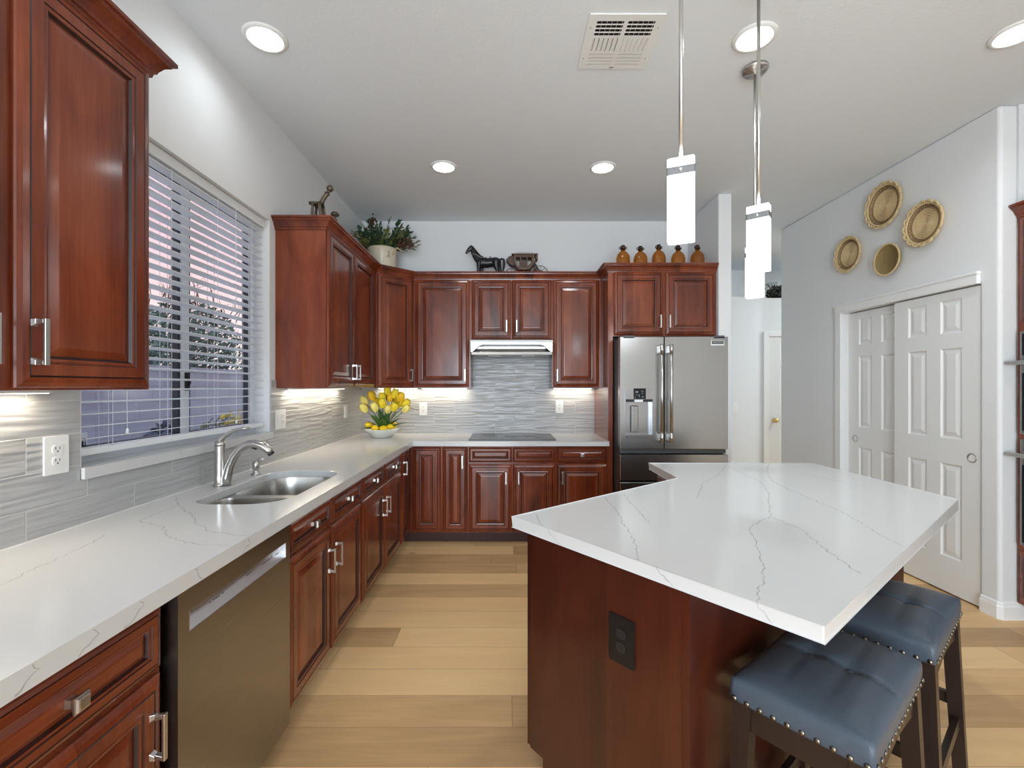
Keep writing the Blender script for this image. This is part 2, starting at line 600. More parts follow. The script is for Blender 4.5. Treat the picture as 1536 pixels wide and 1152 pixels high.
b = MB(); b.box(-1.65, -4.2, -0.1, 6.2, 7.0, 0.0); struct(b, 'floor', M_floor)
b = MB(); b.box(-1.65, -4.2, CEIL, 6.2, 7.0, CEIL + 0.1); struct(b, 'ceiling', M_ceil)
b = MB()
b.prism([(-4.0, 0), (YB + 0.12, 0), (YB + 0.12, CEIL), (-4.0, CEIL)], XL - 0.15, XL,
        holes=[[(WIN[0], WIN[2]), (WIN[1], WIN[2]), (WIN[1], WIN[3]), (WIN[0], WIN[3])]], mp=mYZ)
struct(b, 'wall_left', M_wall)
b = MB(); b.box(XL, YB, 0, 1.974, YB + 0.12, CEIL); struct(b, 'wall_back', M_wall)
b = MB(); b.box(1.857, 4.0, 0, 1.974, YB, CEIL); struct(b, 'wall_stub', M_wall, bevel=0.012)
# pantry wall with the closet opening
b = MB()
b.prism([(2.74, 0), (2.86, 0), (2.86, 2.041), (4.03, 2.041), (4.03, 0), (4.93, 0), (4.93, CEIL), (2.74, CEIL)], XR, XR + 0.115, mp=mYZ)
struct(b, 'wall_right', M_wall, bevel=0.02, seg=4)
b = MB(); b.box(XR + 0.115, 2.74, 0, 3.84, 2.86, CEIL); struct(b, 'wall_right_return', M_wall)
b = MB(); b.box(3.72, -4.0, 0, 3.84, 2.74, CEIL); struct(b, 'wall_right_near', M_wall)
b = MB(); b.box(-1.64, -4.12, 0, -1.40, -4.0, CEIL); b.box(1.60, -4.12, 0, 3.84, -4.0, CEIL)
b.box(-1.40, -4.12, 2.42, 1.60, -4.0, CEIL); struct(b, 'wall_rear', M_wall)
# the closet behind the sliding doors, and the hall
b = MB(); b.box(3.70, 2.86, 0, 3.76, 4.3, CEIL); struct(b, 'wall_closet', M_wall)
b = MB(); b.box(3.075, 4.24, 0, 3.70, 4.30, CEIL); struct(b, 'wall_closet_side', M_wall)
b = MB()
b.box(1.974, 5.80, 0, 3.165, 6.75, 2.535)
b.box(3.165, 5.87, 0, 6.1, 6.75, 2.535)
struct(b, 'wall_hall', M_wall)
b = MB(); b.box(1.90, 6.65, 2.535, 6.1, 6.75, CEIL); struct(b, 'wall_hall_upper', M_wall)
b = MB(); b.box(6.0, 2.9, 0, 6.1, 6.65, CEIL); struct(b, 'wall_hall_end', M_wall)
b = MB(); b.box(1.904, YB + 0.12, 0, 1.974, 6.65, CEIL); struct(b, 'wall_hall_side', M_wall)
b = MB(); b.box(3.84, 2.78, 0, 6.1, 2.86, CEIL); struct(b, 'wall_hall_near', M_wall)

# tiles
b = MB()
b.prism([(-0.3, 0.915), (YB - 0.011, 0.915), (YB - 0.011, 1.3855), (2.935, 1.3855), (2.935, 1.437), (2.872, 1.437), (2.872, 1.07),
         (1.585, 1.07), (1.585, 1.3855), (-0.3, 1.3855)], XL, XL + 0.010, mp=mYZ)
struct(b, 'wall_backsplash_left', M_tileL)
b = MB()
b.prism([(XL + 0.0101, 0.915), (0.898, 0.915), (0.898, 1.3855), (0.435, 1.3855), (0.435, 1.84), (-0.345, 1.84), (-0.345, 1.3855), (XL + 0.0101, 1.3855)],
        YB - 0.010, YB, mp=mXZ)
struct(b, 'wall_backsplash_back', M_tileB)

# baseboards
bp_ = [(0.0, 0.0), (0.016, 0.0), (0.016, 0.075), (0.011, 0.088), (0.011, 0.096), (0.005, 0.104), (0.0, 0.104)]
b = MB(); b.sweep([(XR, 2.845), (XR, 2.752), (2.972, 2.74), (3.135, 2.74)][::-1], [(-o, z) for o, z in bp_][::-1]); struct(b, 'baseboard_right', M_trim)
b = MB(); b.sweep([(XR, 4.93), (XR, 4.12)], bp_); struct(b, 'baseboard_right_far', M_trim)
b = MB(); b.box(3.175, 5.855, 0, 3.24, 5.87, 0.1); b.box(1.98, 5.785, 0, 3.165, 5.80, 0.1); struct(b, 'baseboard_hall', M_trim)

# closet casing, head board and sliding leaves
b = MB()
b.box(XR - 0.016, 4.03, 0, XR + 0.004, 4.10, 2.115)
b.box(XR - 0.022, 2.855, 2.040, XR + 0.02, 4.10, 2.112)
b.box(XR - 0.030, 2.850, 2.100, XR + 0.004, 4.105, 2.118)
struct(b, 'trim_1', M_trim, bevel=0.004)


def six_panel(w, h, t=0.035):
    """moulded six-panel leaf; local X width, front faces -Y, Z up"""
    mb = MB()
    st, mid = 0.105 * w / 0.62 + 0.012, 0.10 * w / 0.62
    pw = (w - 2 * st - mid) / 2
    xs = [0, st, st + pw, st + pw + mid, w - st, w]
    zs = [0, 0.235, 0.865, 1.035, 1.64, 1.74, 1.965, h]
    for i in range(5):
        for j in range(7):
            x0, x1, z0, z1 = xs[i], xs[i + 1], zs[j], zs[j + 1]
            if i in (1, 3) and j in (1, 3, 5):
                lp = []
                for ins, y in ((0, 0), (0.010, 0.009), (0.018, 0.009), (0.044, 0.002)):
                    lp.append([(x0 + ins, y, z0 + ins), (x1 - ins, y, z0 + ins), (x1 - ins, y, z1 - ins), (x0 + ins, y, z1 - ins)])
                mb.rings(lp)
            else:
                mb.face([(x0, 0, z0), (x1, 0, z0), (x1, 0, z1), (x0, 0, z1)])
    for q in ([(0, 0, 0), (0, t, 0), (0, t, h), (0, 0, h)], [(w, 0, 0), (w, t, 0), (w, t, h), (w, 0, h)],
              [(0, 0, 0), (w, 0, 0), (w, t, 0), (0, t, 0)], [(0, 0, h), (w, 0, h), (w, t, h), (0, t, h)],
              [(0, t, 0), (w, t, 0), (w, t, h), (0, t, h)]):
        mb.face(q)
    return mb

def closet_leaf(name, y_hi, w, x, label):
    # local X runs towards the camera (-Y), front faces -X
    o = struct(six_panel(w, 2.02), name, M_door, loc=(x, y_hi, 0.012), rot=(0, 0, R(-90)), merge=1e-5)
    o['label'] = label
    return o

def cup_pull(parent, lx, lz):
    c = MB()
    c.lathe([(0.0001, 0.006), (0.019, 0.006), (0.024, -0.002), (0.029, -0.004), (0.031, 0.001)][::-1], (lx, 0, lz), 24, axis='Y')
    c.build('cup_pull', M_nick, parent)

leaf = closet_leaf('door_1', 4.028, 0.60, XR + 0.058, 'white six-panel sliding closet leaf behind')
cup_pull(leaf, 0.075, 0.935)
leaf = closet_leaf('door_2', 3.50, 0.638, XR + 0.012, 'white six-panel sliding closet leaf in front')
cup_pull(leaf, 0.585, 0.928)
# hall door
b = six_panel(0.76, 2.03)
hd = struct(b, 'door_3', M_door, loc=(3.365, 5.855, 0.005), merge=1e-5)
b = MB(); b.box(3.292, 5.843, 0, 3.36, 5.87, 2.105); b.box(4.13, 5.843, 0, 4.198, 5.87, 2.105); b.box(3.36, 5.843, 2.037, 4.13, 5.87, 2.105)
struct(b, 'trim_2', M_trim, bevel=0.004)
k = MB(); k.lathe([(0.028, 0), (0.028, -0.006), (0.012, -0.012), (0.012, -0.03), (0.026, -0.042), (0.03, -0.055), (0.024, -0.068), (0.0001, -0.072)], (0.065, 0, 0.96), 16, axis='Y')
k.build('door_knob', M_brass, hd)

# ------------------------------------------------------------------ kitchen window
y0, y1, z0, z1 = WIN
w = empty('window_1', (XL - 0.15, y0, z0), kind='structure')
b = MB()
fx0, fx1 = 0.0, 0.055
W_, H_ = y1 - y0, z1 - z0
b.box(fx0, 0, 0, fx1, 0.045, H_); b.box(fx0, W_ - 0.045, 0, fx1, W_, H_)
b.box(fx0, 0.045, 0, fx1, W_ - 0.045, 0.05); b.box(fx0, 0.045, H_ - 0.045, fx1, W_ - 0.045, H_)
b.box(fx0, W_ / 2 - 0.005, 0.05, fx1 - 0.002, W_ / 2 + 0.05, H_ - 0.045)
b.build('window_frame', M_vinyl, w, bevel=0.003)
b = MB()
for a0, a1 in ((0.045, W_ / 2 - 0.005), (W_ / 2 + 0.05, W_ - 0.045)):
    for q in (a0, a1 - 0.016):
        b.box(0.012, q, 0.05, 0.045, q + 0.016, H_ - 0.045)
    b.box(0.012, a0, 0.05, 0.045, a1, 0.066); b.box(0.012, a0, H_ - 0.061, 0.045, a1, H_ - 0.045)
b.build('sash_gasket', plain('dark_gasket', (0.03, 0.035, 0.045), 0.5, var=0.1), w)
b = MB(); b.box(0.024, 0.06, 0.06, 0.028, W_ / 2 - 0.02, H_ - 0.055); b.box(0.024, W_ / 2 + 0.06, 0.06, 0.028, W_ - 0.06, H_ - 0.055)
b.build('window_pane', M_pane, w)
b = MB(); b.box(fx1 - 0.002, W_ / 2 + 0.015, 0.27, fx1 + 0.012, W_ / 2 + 0.03, 0.36); b.tube([(fx1 + 0.005, W_ / 2 + 0.02, 0.35), (fx1 + 0.018, W_ / 2 + 0.03, 0.31), (fx1 + 0.006, W_ / 2 + 0.022, 0.28)], 0.004, 6)
b.build('window_latch', M_black, w)
b = MB(); b.box(0.0282, 0.075, 0.052, 0.029, 0.155, 0.115)
st_ = b.build('window_sticker', plain('white_sticker', (0.75, 0.8, 0.85), 0.4, var=0.01), w)
b = MB(); b.box(0.0292, 0.085, 0.056, 0.0296, 0.147, 0.094)
b.build('sticker_field', plain('blue_sticker', (0.015, 0.03, 0.14), 0.4, var=0.05), st_)
text_mesh('sticker_letters', 'ADT', 0.034, M_white, st_, (0.0300, 0.116, 0.063), (R(90), 0, R(90)))

# quartz sill
def strip_veins(mb, lines, mp, mi=1, wmin=0.0012, wmax=0.0036, jag=0.006, seed=1):
    """thin irregular vein ribbons laid in a surface; lines are 2-D in that surface, mp lifts them"""
    rr = random.Random(seed)
    for ln in lines:
        pts = [Vector(p) for p in ln]
        fine = [pts[0]]
        for a, c in zip(pts, pts[1:]):
            L_ = (c - a).length
            n = max(2, int(L_ / 0.010))
            d = (c - a).normalized(); nn = Vector((-d.y, d.x))
            off = 0
            for i in range(1, n + 1):
                off = off * 0.5 + rr.uniform(-jag, jag) if i < n else 0
                fine.append(a + (c - a) * (i / n) + nn * off + d * rr.uniform(-0.3, 0.3) * jag)
        prev = None
        for i, p in enumerate(fine):
            d = (fine[min(i + 1, len(fine) - 1)] - fine[max(0, i - 1)])
            d = d.normalized() if d.length > 1e-9 else Vector((1, 0))
            nn = Vector((-d.y, d.x)); wd = rr.uniform(wmin, wmax) * 0.5
            cur = (mb.bm.verts.new(mp(*(p + nn * wd))), mb.bm.verts.new(mp(*(p - nn * wd))))
            if prev: mb.face([prev[0], prev[1], cur[1], cur[0]], mi)
            prev = cur

b = MB(); b.box(XL - 0.093, 1.602, 1.106, XL + 0.001, 2.868, 1.112); b.box(XL + 0.0101, 1.588, 1.072, XL + 0.024, 2.87, 1.112)
strip_veins(b, [[(2.05, 1.111), (2.06, 1.09), (2.065, 1.073)], [(2.33, 1.111), (2.335, 1.073)], [(2.62, 1.111), (2.60, 1.074)]], lambda a, c: Vector((XL + 0.0243, a, c)))
struct(b, 'trim_3', [M_quartz, M_vein], norm=False)

# blinds
bl = empty('window_blind', (XL - 0.055, y0, z0), label='white faux-wood horizontal blind hanging open in the kitchen window', cat='blind')
b = MB(); b.box(-0.03, 0.012, H_ - 0.052, 0.03, W_ - 0.012, H_ - 0.003); b.build('headrail', M_slat, bl, bevel=0.002)
NS = 27
zz = [0.098 + i * (H_ - 0.07 - 0.098) / (NS - 1) for i in range(NS)]
b = MB()
for z in zz:
    Mt = Matrix.Translation((0, 0, z)) @ Matrix.Rotation(R(-7), 4, 'Y')
    b.box(-0.025, 0.016, -0.0015, 0.025, W_ - 0.016, 0.0015, M=Mt)
b.build('slats', M_slat, bl)
b = MB(); b.box(-0.026, 0.014, 0.040, 0.026, W_ - 0.014, 0.066); b.build('bottom_rail', M_slat, bl, bevel=0.004)
lad = (0.16, 0.47, 0.80, 1.12)
for q in lad:
    b = MB()
    for dx in (-0.027, 0.027):
        b.tube([(dx, q, 0.06), (dx, q, H_ - 0.05)], 0.0011, 5)
    b.tube([(0.0, q + 0.012, 0.06), (0.0, q + 0.012, H_ - 0.05)], 0.0011, 5)
    b.build('ladder_cord', M_slat, bl)
for q, dz in ((0.215, 0.02), (0.95, 0.0)):
    b = MB(); b.tube([(0.033, q, H_ - 0.05), (0.034, q, 0.5), (0.034, q + 0.004, 0.10 + dz)], 0.0013, 5)
    b.lathe([(0.0001, 0.02), (0.004, 0.018), (0.006, 0.0), (0.0001, -0.002)], (0.034, q + 0.004, 0.085 + dz), 8)
    b.build('pull_cord', M_slat, bl)
b = MB(); b.box(-0.005, 0.003, 0.006, 0.012, 0.012, 0.03); b.build('hold_down_clip', M_nick, bl)

# ------------------------------------------------------------------ outside the window
b = MB(); b.box(-14, -3, -0.12, -1.66, 16, -0.02)
struct(b, 'ground_outside', plain('pale_gravel', (0.52, 0.57, 0.64), 0.9, bump=0.5, bscale=60, var=0.25, vscale=12))
b = MB(); b.box(-4.7, -2, -0.02, -4.5, 14, 1.62); b.box(-4.73, -2, 1.62, -4.47, 14, 1.67)
bm_, nt_, bb_ = new_mat('grey_block')
t_ = nt_.nodes.new('ShaderNodeTexBrick'); t_.inputs['Scale'].default_value = 1.0
t_.inputs['Color1'].default_value = (0.27, 0.28, 0.33, 1); t_.inputs['Color2'].default_value = (0.22, 0.235, 0.285, 1); t_.inputs['Mortar'].default_value = (0.19, 0.2, 0.24, 1)
t_.inputs['Brick Width'].default_value = 0.4; t_.inputs['Row Height'].default_value = 0.2; t_.inputs['Mortar Size'].default_value = 0.008
g_ = nt_.nodes.new('ShaderNodeNewGeometry'); s_ = nt_.nodes.new('ShaderNodeSeparateXYZ'); c_ = nt_.nodes.new('ShaderNodeCombineXYZ')
nt_.links.new(g_.outputs['Position'], s_.inputs[0]); nt_.links.new(s_.outputs['Y'], c_.inputs[0]); nt_.links.new(s_.outputs['Z'], c_.inputs[1])
nt_.links.new(c_.outputs[0], t_.inputs['Vector']); nt_.links.new(t_.outputs['Color'], bb_.inputs['Base Color']); bb_.inputs['Roughness'].default_value = 0.9
tag(b.build('garden_fence', bm_), 'grey block garden fence seen through the window slats', 'fence')

def leaf_mat(name, c0, c1):
    return plain(name, tuple((a + b2) / 2 for a, b2 in zip(c0, c1)), 0.6, var=0.45, vscale=9)
M_hedge = leaf_mat('hedge_leaf', (0.045, 0.10, 0.085), (0.12, 0.20, 0.155))
M_twig = plain('twig_bark', (0.12, 0.085, 0.075), 0.8, var=0.2)

def leaf_cloud(mb, n, fn, size, rr):
    for _ in range(n):
        p = fn(rr)
        a = Vector((rr.uniform(-1, 1), rr.uniform(-1, 1), rr.uniform(-1, 1))).normalized()
        c = a.orthogonal().normalized()
        d = a.cross(c)
        s = size * rr.uniform(0.6, 1.3)
        mb.face([p + c * s, p + d * s * 0.5, p - c * s, p - d * s * 0.5])

def in_ell(c, r):
    def f(rr):
        while True:
            q = Vector((rr.uniform(-1, 1), rr.uniform(-1, 1), rr.uniform(-1, 1)))
            if 0.25 < q.length < 1: break
        return Vector((c[0] + q.x * r[0], c[1] + q.y * r[1], c[2] + q.z * r[2]))
    return f

hedges = [(-5.75, 4.0, 2.0, 'bluish green garden tree beyond the fence at the near end of the window', 2.0),
          (-5.65, 6.15, 2.05, 'dark green dense garden tree beyond the fence behind the window latch', 2.1),
          (-5.8, 8.4, 2.15, 'bushy green garden tree beyond the fence at the far end of the window', 2.3)]
for i, (hx, hy, hz, lab, sz) in enumerate(hedges):
    rr = random.Random(40 + i)
    tr = empty('garden_tree', (hx, hy, -0.02), label=lab, cat='tree', group='garden trees beyond the fence')
    b = MB(); b.tube([(0, 0, 0), (0.05, 0.03, 0.9), (0, 0, 1.6), (0.02, 0.05, 2.6)], [0.09, 0.07, 0.06, 0.02], 8); b.build('trunk', M_twig, tr)
    b = MB()
    leaf_cloud(b, 3400, in_ell((0, 0, hz - 0.1), (0.8, 1.02, 1.0)), 0.055, rr)
    b.build('foliage', M_hedge, tr, norm=False)
    b = MB()
    for k in range(26):
        a = rr.uniform(0, 6.28); q = rr.uniform(0.1, 1.1)
        base = Vector((math.cos(a) * q * 0.6, math.sin(a) * q, hz + rr.uniform(0.3, 0.8)))
        tip = base + Vector((rr.uniform(-0.3, 0.3), rr.uniform(-0.4, 0.4), rr.uniform(0.25, 0.75)))
        b.tube([base, (base + tip) / 2 + Vector((0.03, 0.03, 0)), tip], [0.011, 0.007, 0.002], 5)
        for _ in range(3):
            t = base.lerp(tip, rr.uniform(0.3, 0.95))
            b.tube([t, t + Vector((rr.uniform(-0.15, 0.15), rr.uniform(-0.2, 0.2), rr.uniform(0.02, 0.2)))], [0.005, 0.0015], 4)
    b.build('branches', M_twig, tr)
M_dusky = leaf_mat('dusky_leaf', (0.03, 0.045, 0.09), (0.07, 0.085, 0.13))
for i, (hx, hy, hh, lab) in enumerate(((-2.9, 3.35, 0.90, 'low dusky garden shrub outside the near window pane'),
                                       (-3.0, 4.05, 1.08, 'taller dusky garden shrub outside beside the window mullion'))):
    rr = random.Random(60 + i)
    sh = empty('garden_shrub', (hx, hy, -0.02), label=lab, cat='shrub', group='garden shrubs under the window')
    b = MB(); b.tube([(0, 0, 0), (0.02, 0, 0.4), (0, 0.02, hh - 0.1)], [0.03, 0.02, 0.01], 6); b.build('stem', M_twig, sh)
    b = MB(); leaf_cloud(b, 420, in_ell((0, 0, hh - 0.22), (0.2, 0.2, 0.25)), 0.045, rr); b.build('foliage', M_dusky, sh, norm=False)
rr = random.Random(66)
sh = empty('flowering_shrub', (-3.6, 5.75, -0.02), label='small shrub with red and yellow flowers outside the far pane', cat='shrub')
b = MB(); b.tube([(0, 0, 0), (0, 0, 0.6)], [0.03, 0.015], 6); b.build('stem', M_twig, sh)
b = MB(); leaf_cloud(b, 380, in_ell((0, 0, 0.75), (0.25, 0.35, 0.3)), 0.045, rr); b.build('foliage', leaf_mat('olive_leaf', (0.07, 0.08, 0.03), (0.15, 0.14, 0.05)), sh, norm=False)
b = MB(); leaf_cloud(b, 50, in_ell((0.1, -0.25, 0.8), (0.14, 0.12, 0.14)), 0.05, rr); b.build('red_flowers', plain('red_flower', (0.4, 0.03, 0.04), 0.6, var=0.2), sh, norm=False)
b = MB(); leaf_cloud(b, 60, in_ell((0.1, 0.15, 0.98), (0.16, 0.2, 0.14)), 0.05, rr); b.build('yellow_flowers', plain('yellow_flower', (0.5, 0.38, 0.03), 0.6, var=0.2), sh, norm=False)

# ------------------------------------------------------------------ cabinet parts
DPROF = [(0.0, 0.0005), (0.0, 0.008), (0.003, 0.012), (0.013, 0.0165), (0.026, 0.0195), (0.0285, 0.0170), (0.031, 0.0195), (0.060, 0.0195),
         (0.0625, 0.0165), (0.068, 0.0175), (0.073, 0.0165), (0.078, 0.0085), (0.081, 0.0085), (0.103, 0.0145), (0.107, 0.0148)]
DGLZ = {4: 1, 5: 1, 7: 1, 10: 1, 11: 1}


def front_panel(name, w, h, parent, x, z, y=0.0, mats=None):
    """raised-panel door or drawer front, front facing local -Y"""
    k = min(1.0, (min(w, h) / 2 - 0.012) / 0.107)
    mb = MB()
    loops = []
    for ins, d in DPROF:
        i = ins * k
        loops.append([(i, -d, i), (w - i, -d, i), (w - i, -d, h - i), (i, -d, h - i)])
    mis = [DGLZ.get(i, 0) for i in range(len(DPROF) - 1)]
    mb.rings(loops, mis)
    return mb.build(name, mats or ([M_woodh, M_glaze] if w > h * 1.3 else [M_wood, M_glaze]), parent, loc=(x, y, z), norm=False)


def bar_handle(parent, x, z0, z1, y=-0.0195, horizontal=False):
    b = MB()
    L_ = z1 - z0
    b.box(-0.006, -0.034, 0, 0.006, -0.027, L_)
    for q in (0.004, L_ - 0.004):
        s = 1 if q < L_ / 2 else -1
        for (a0, a1, ya, yb) in ((0.0085, 0.006, 0.0, -0.010), (0.006, 0.0055, -0.010, -0.028)):
            v0 = [Vector((sx * a0, ya, q + s * 0.006 + sz * a0)) for sx, sz in ((-1, -1), (1, -1), (1, 1), (-1, 1))]
            v1 = [Vector((sx * a1, yb, q + s * 0.002 + sz * a1)) for sx, sz in ((-1, -1), (1, -1), (1, 1), (-1, 1))]
            b.rings([v0, v1])
    return b.build('handle', M_nick, parent, loc=(x, y, z0), bevel=0.0012)


def square_knob(parent, x, z, y=-0.0150):
    b = MB()
    sq = lambda r, d: [(-r, -d, -r), (r, -d, -r), (r, -d, r), (-r, -d, r)]
    b.rings([sq(0.009, 0), sq(0.008, 0.012), sq(0.0145, 0.022), sq(0.0165, 0.024), sq(0.0165, 0.027), sq(0.0135, 0.028), sq(0.0125, 0.032), sq(0.010, 0.033)])
    return b.build('knob', M_nick, parent, loc=(x, y, z))


def cabinet(name, label, cat, loc, rz, w, d, z0, z1, doors=(), drawers=(), kick=True, group=None, body=None, skip=0.0):
    """doors: (x, z0, w, h, handle x or None, handle z0, handle z1); drawers: (x, z0, w, h, knob bool). Local y=0 is the face frame."""
    r = empty(name, loc, rz, label, cat, group)
    b = MB()
    if body is not None:
        for poly, c0, c1, mi in body: b.prism(poly, c0, c1, mi=mi)
    elif kick:
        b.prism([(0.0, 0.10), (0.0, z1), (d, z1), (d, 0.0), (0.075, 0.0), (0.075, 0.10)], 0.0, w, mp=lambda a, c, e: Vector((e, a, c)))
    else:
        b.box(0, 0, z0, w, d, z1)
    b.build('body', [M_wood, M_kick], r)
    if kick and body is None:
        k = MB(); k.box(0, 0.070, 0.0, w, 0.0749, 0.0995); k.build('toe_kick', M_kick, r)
    for (x, zz0, ww, hh, hx, h0, h1) in doors:
        o = front_panel('door', ww, hh, r, x, zz0)
        if hx is not None: bar_handle(o, hx - x, h0 - zz0, h1 - zz0)
    for (x, zz0, ww, hh, kn) in drawers:
        o = front_panel('drawer', ww, hh, r, x, zz0)
        if kn: square_knob(o, ww / 2, hh / 2, -0.0146)
    return r

UZ0, UZ1 = 1.386, 2.42
DZ0, DH = 1.392, 1.018
BZ1 = 0.877

# wall cabinets, left wall: local X runs away from the camera, front faces +X (rz = 90)
cabinet('wall_cabinet', 'cherry double-door wall cabinet left of the window', 'cabinet', (-1.165, 0.625, 0), R(90), 0.862, 0.324, UZ0, UZ1,
        doors=[(0.012, DZ0, 0.405, DH, 0.375, 1.445, 1.558), (0.446, DZ0, 0.403, DH, 0.482, 1.447, 1.560)], kick=False)
cabinet('wall_cabinet', 'cherry wall cabinet right of the window, its bare side facing the room', 'cabinet', (-1.165, 2.94, 0), R(90), 1.125, 0.324, UZ0, UZ1,
        doors=[(0.012, DZ0, 0.488, DH, 0.464, 1.445, 1.56), (0.508, DZ0, 0.52, DH, 0.545, 1.445, 1.56)], kick=False)
# diagonal corner
r = empty('corner_wall_cabinet', (-1.165, 4.066, 0), R(45), 'cherry diagonal corner wall cabinet below the potted greenery', 'cabinet')
b = MB()
lw = []
for (X, Y) in ((-1.165, 4.066), (-0.8815, 4.3495), (-0.8815, 4.679), (-1.489, 4.679), (-1.489, 4.066)):
    dx, dy = X + 1.165, Y - 4.066
    lw.append(((dx + dy) / math.sqrt(2), (dy - dx) / math.sqrt(2)))
b.prism(lw, UZ0, UZ1); b.build('body', [M_wood], r)
o = front_panel('door', 0.365, DH, r, 0.018, DZ0)
bar_handle(o, 0.335, 1.445 - DZ0, 1.56 - DZ0)
# back wall
YF = 4.35
cabinet('wall_cabinet', 'cherry single-door wall cabinet left of the range hood', 'cabinet', (-0.881, YF, 0), 0, 0.535, 0.329, UZ0, UZ1,
        doors=[(0.010, DZ0, 0.515, DH, 0.488, 1.445, 1.56)], kick=False)
cabinet('wall_cabinet', 'short cherry two-door wall cabinet above the range hood', 'cabinet', (-0.3455, YF, 0), 0, 0.780, 0.329, 1.842, UZ1,
        doors=[(0.014, 1.849, 0.372, 0.561, 0.345, 1.911, 2.024), (0.398, 1.849, 0.370, 0.561, 0.440, 1.911, 2.024)], kick=False)
cabinet('wall_cabinet', 'cherry single-door wall cabinet between range hood and refrigerator', 'cabinet', (0.4350, YF, 0), 0, 0.4635, 0.329, UZ0, UZ1,
        doors=[(0.008, DZ0, 0.436, DH, 0.042, 1.445, 1.56)], kick=False)
# refrigerator surround
r = empty('refrigerator_cabinet', (0.899, 4.05, 0), 0, 'cherry two-door cabinet above the refrigerator with its full-height side panel', 'cabinet')
b = MB(); b.box(0.042, 0, 1.842, 0.957, 0.629, UZ1); b.build('body', M_wood, r)
b = MB(); b.box(0, -0.002, 0, 0.041, 0.629, UZ1); b.build('side_panel', M_wood, r)
for x, ww, hx in ((0.050, 0.436, 0.455), (0.506, 0.444, 0.535)):
    o = front_panel('door', ww, 0.561, r, x, 1.849)
    bar_handle(o, hx - x, 1.913 - 1.849, 2.026 - 1.849)

# crown mouldings
CPROF = [(0.001, 2.421), (0.001, 2.405), (0.007, 2.405), (0.010, 2.418), (0.016, 2.421), (0.019, 2.430), (0.030, 2.448), (0.044, 2.458), (0.046, 2.466),
         (0.056, 2.468), (0.056, 2.480), (0.002, 2.480)]
b = MB(); b.sweep([(-1.166, 0.625), (-1.166, 1.487), (-1.4895, 1.487)], CPROF)
tag(b.build('crown_molding', M_wood), 'cherry crown molding on the cabinet left of the window', 'molding', kind='thing')
b = MB(); b.sweep([(-1.4895, 2.9395), (-1.165, 2.9395), (-1.165, 4.066), (-0.881, YF - .0005), (0.8985, YF - .0005), (0.8985, 4.0475), (1.8565, 4.0475)], CPROF)
tag(b.build('crown_molding', M_wood), 'long cherry crown molding running round the corner to above the refrigerator', 'molding', kind='thing')

# base cabinets, left run (x = -0.87 is the face frame)
DRZ, DRH, BDZ, BDH = 0.727, 0.132, 0.112, 0.597
BX = -0.87
cabinet('base_cabinet', 'cherry base cabinet with one drawer, nearest on the left before the dishwasher', 'cabinet', (BX, 0.64, 0), R(90), 0.503, 0.60, 0, BZ1,
        doors=[(0.010, BDZ, 0.483, 0.575, 0.455, 0.500, 0.612)], drawers=[(0.010, 0.703, 0.483, 0.152, True)])
cabinet('base_cabinet', 'cherry base cabinet with two doors under the kitchen sink', 'cabinet', (BX, 1.785, 0), R(90), 0.9135, 0.60, 0, 0.66,
        doors=[(0.008, BDZ, 0.428, BDH, 0.398, 0.505, 0.622), (0.452, BDZ, 0.452, BDH, 0.492, 0.505, 0.622)],
        drawers=[(0.008, DRZ, 0.428, DRH, True), (0.452, DRZ, 0.452, DRH, True)])
b = MB(); b.box(0, 0, 0.661, 0.9135, 0.025, BZ1)
b.build('face_frame', M_wood, [o for o in bpy.data.objects if o.get('label', '').endswith('under the kitchen sink')][0])
cabinet('base_cabinet', 'cherry base cabinet with two drawers between sink and corner', 'cabinet', (BX, 2.699, 0), R(90), 1.006, 0.60, 0, BZ1,
        doors=[(0.010, BDZ, 0.468, BDH, 0.440, 0.505, 0.622), (0.492, BDZ, 0.494, BDH, 0.535, 0.505, 0.622)],
        drawers=[(0.010, DRZ, 0.468, DRH, True), (0.492, DRZ, 0.494, DRH, True)])
# L-shaped corner base: two doors at a right angle
r = empty('corner_base_cabinet', (0, 0, 0), 0, 'cherry L-shaped corner base cabinet with two narrow doors meeting at a right angle', 'cabinet')
b = MB()
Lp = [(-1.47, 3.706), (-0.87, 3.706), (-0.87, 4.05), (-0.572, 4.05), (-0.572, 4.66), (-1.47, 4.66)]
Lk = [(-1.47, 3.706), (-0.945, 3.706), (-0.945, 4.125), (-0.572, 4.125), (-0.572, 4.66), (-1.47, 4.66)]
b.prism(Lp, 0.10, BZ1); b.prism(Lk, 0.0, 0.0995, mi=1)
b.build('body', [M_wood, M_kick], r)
o = front_panel('door', 0.285, 0.748, r, 0, 0)
o.location = (-0.87, 3.722, BDZ); o.rotation_euler = (0, 0, R(90))
bar_handle(o, 0.045, 0.665 - BDZ, 0.778 - BDZ)
o = front_panel('door', 0.250, 0.748, r, -0.832, BDZ, y=4.05)
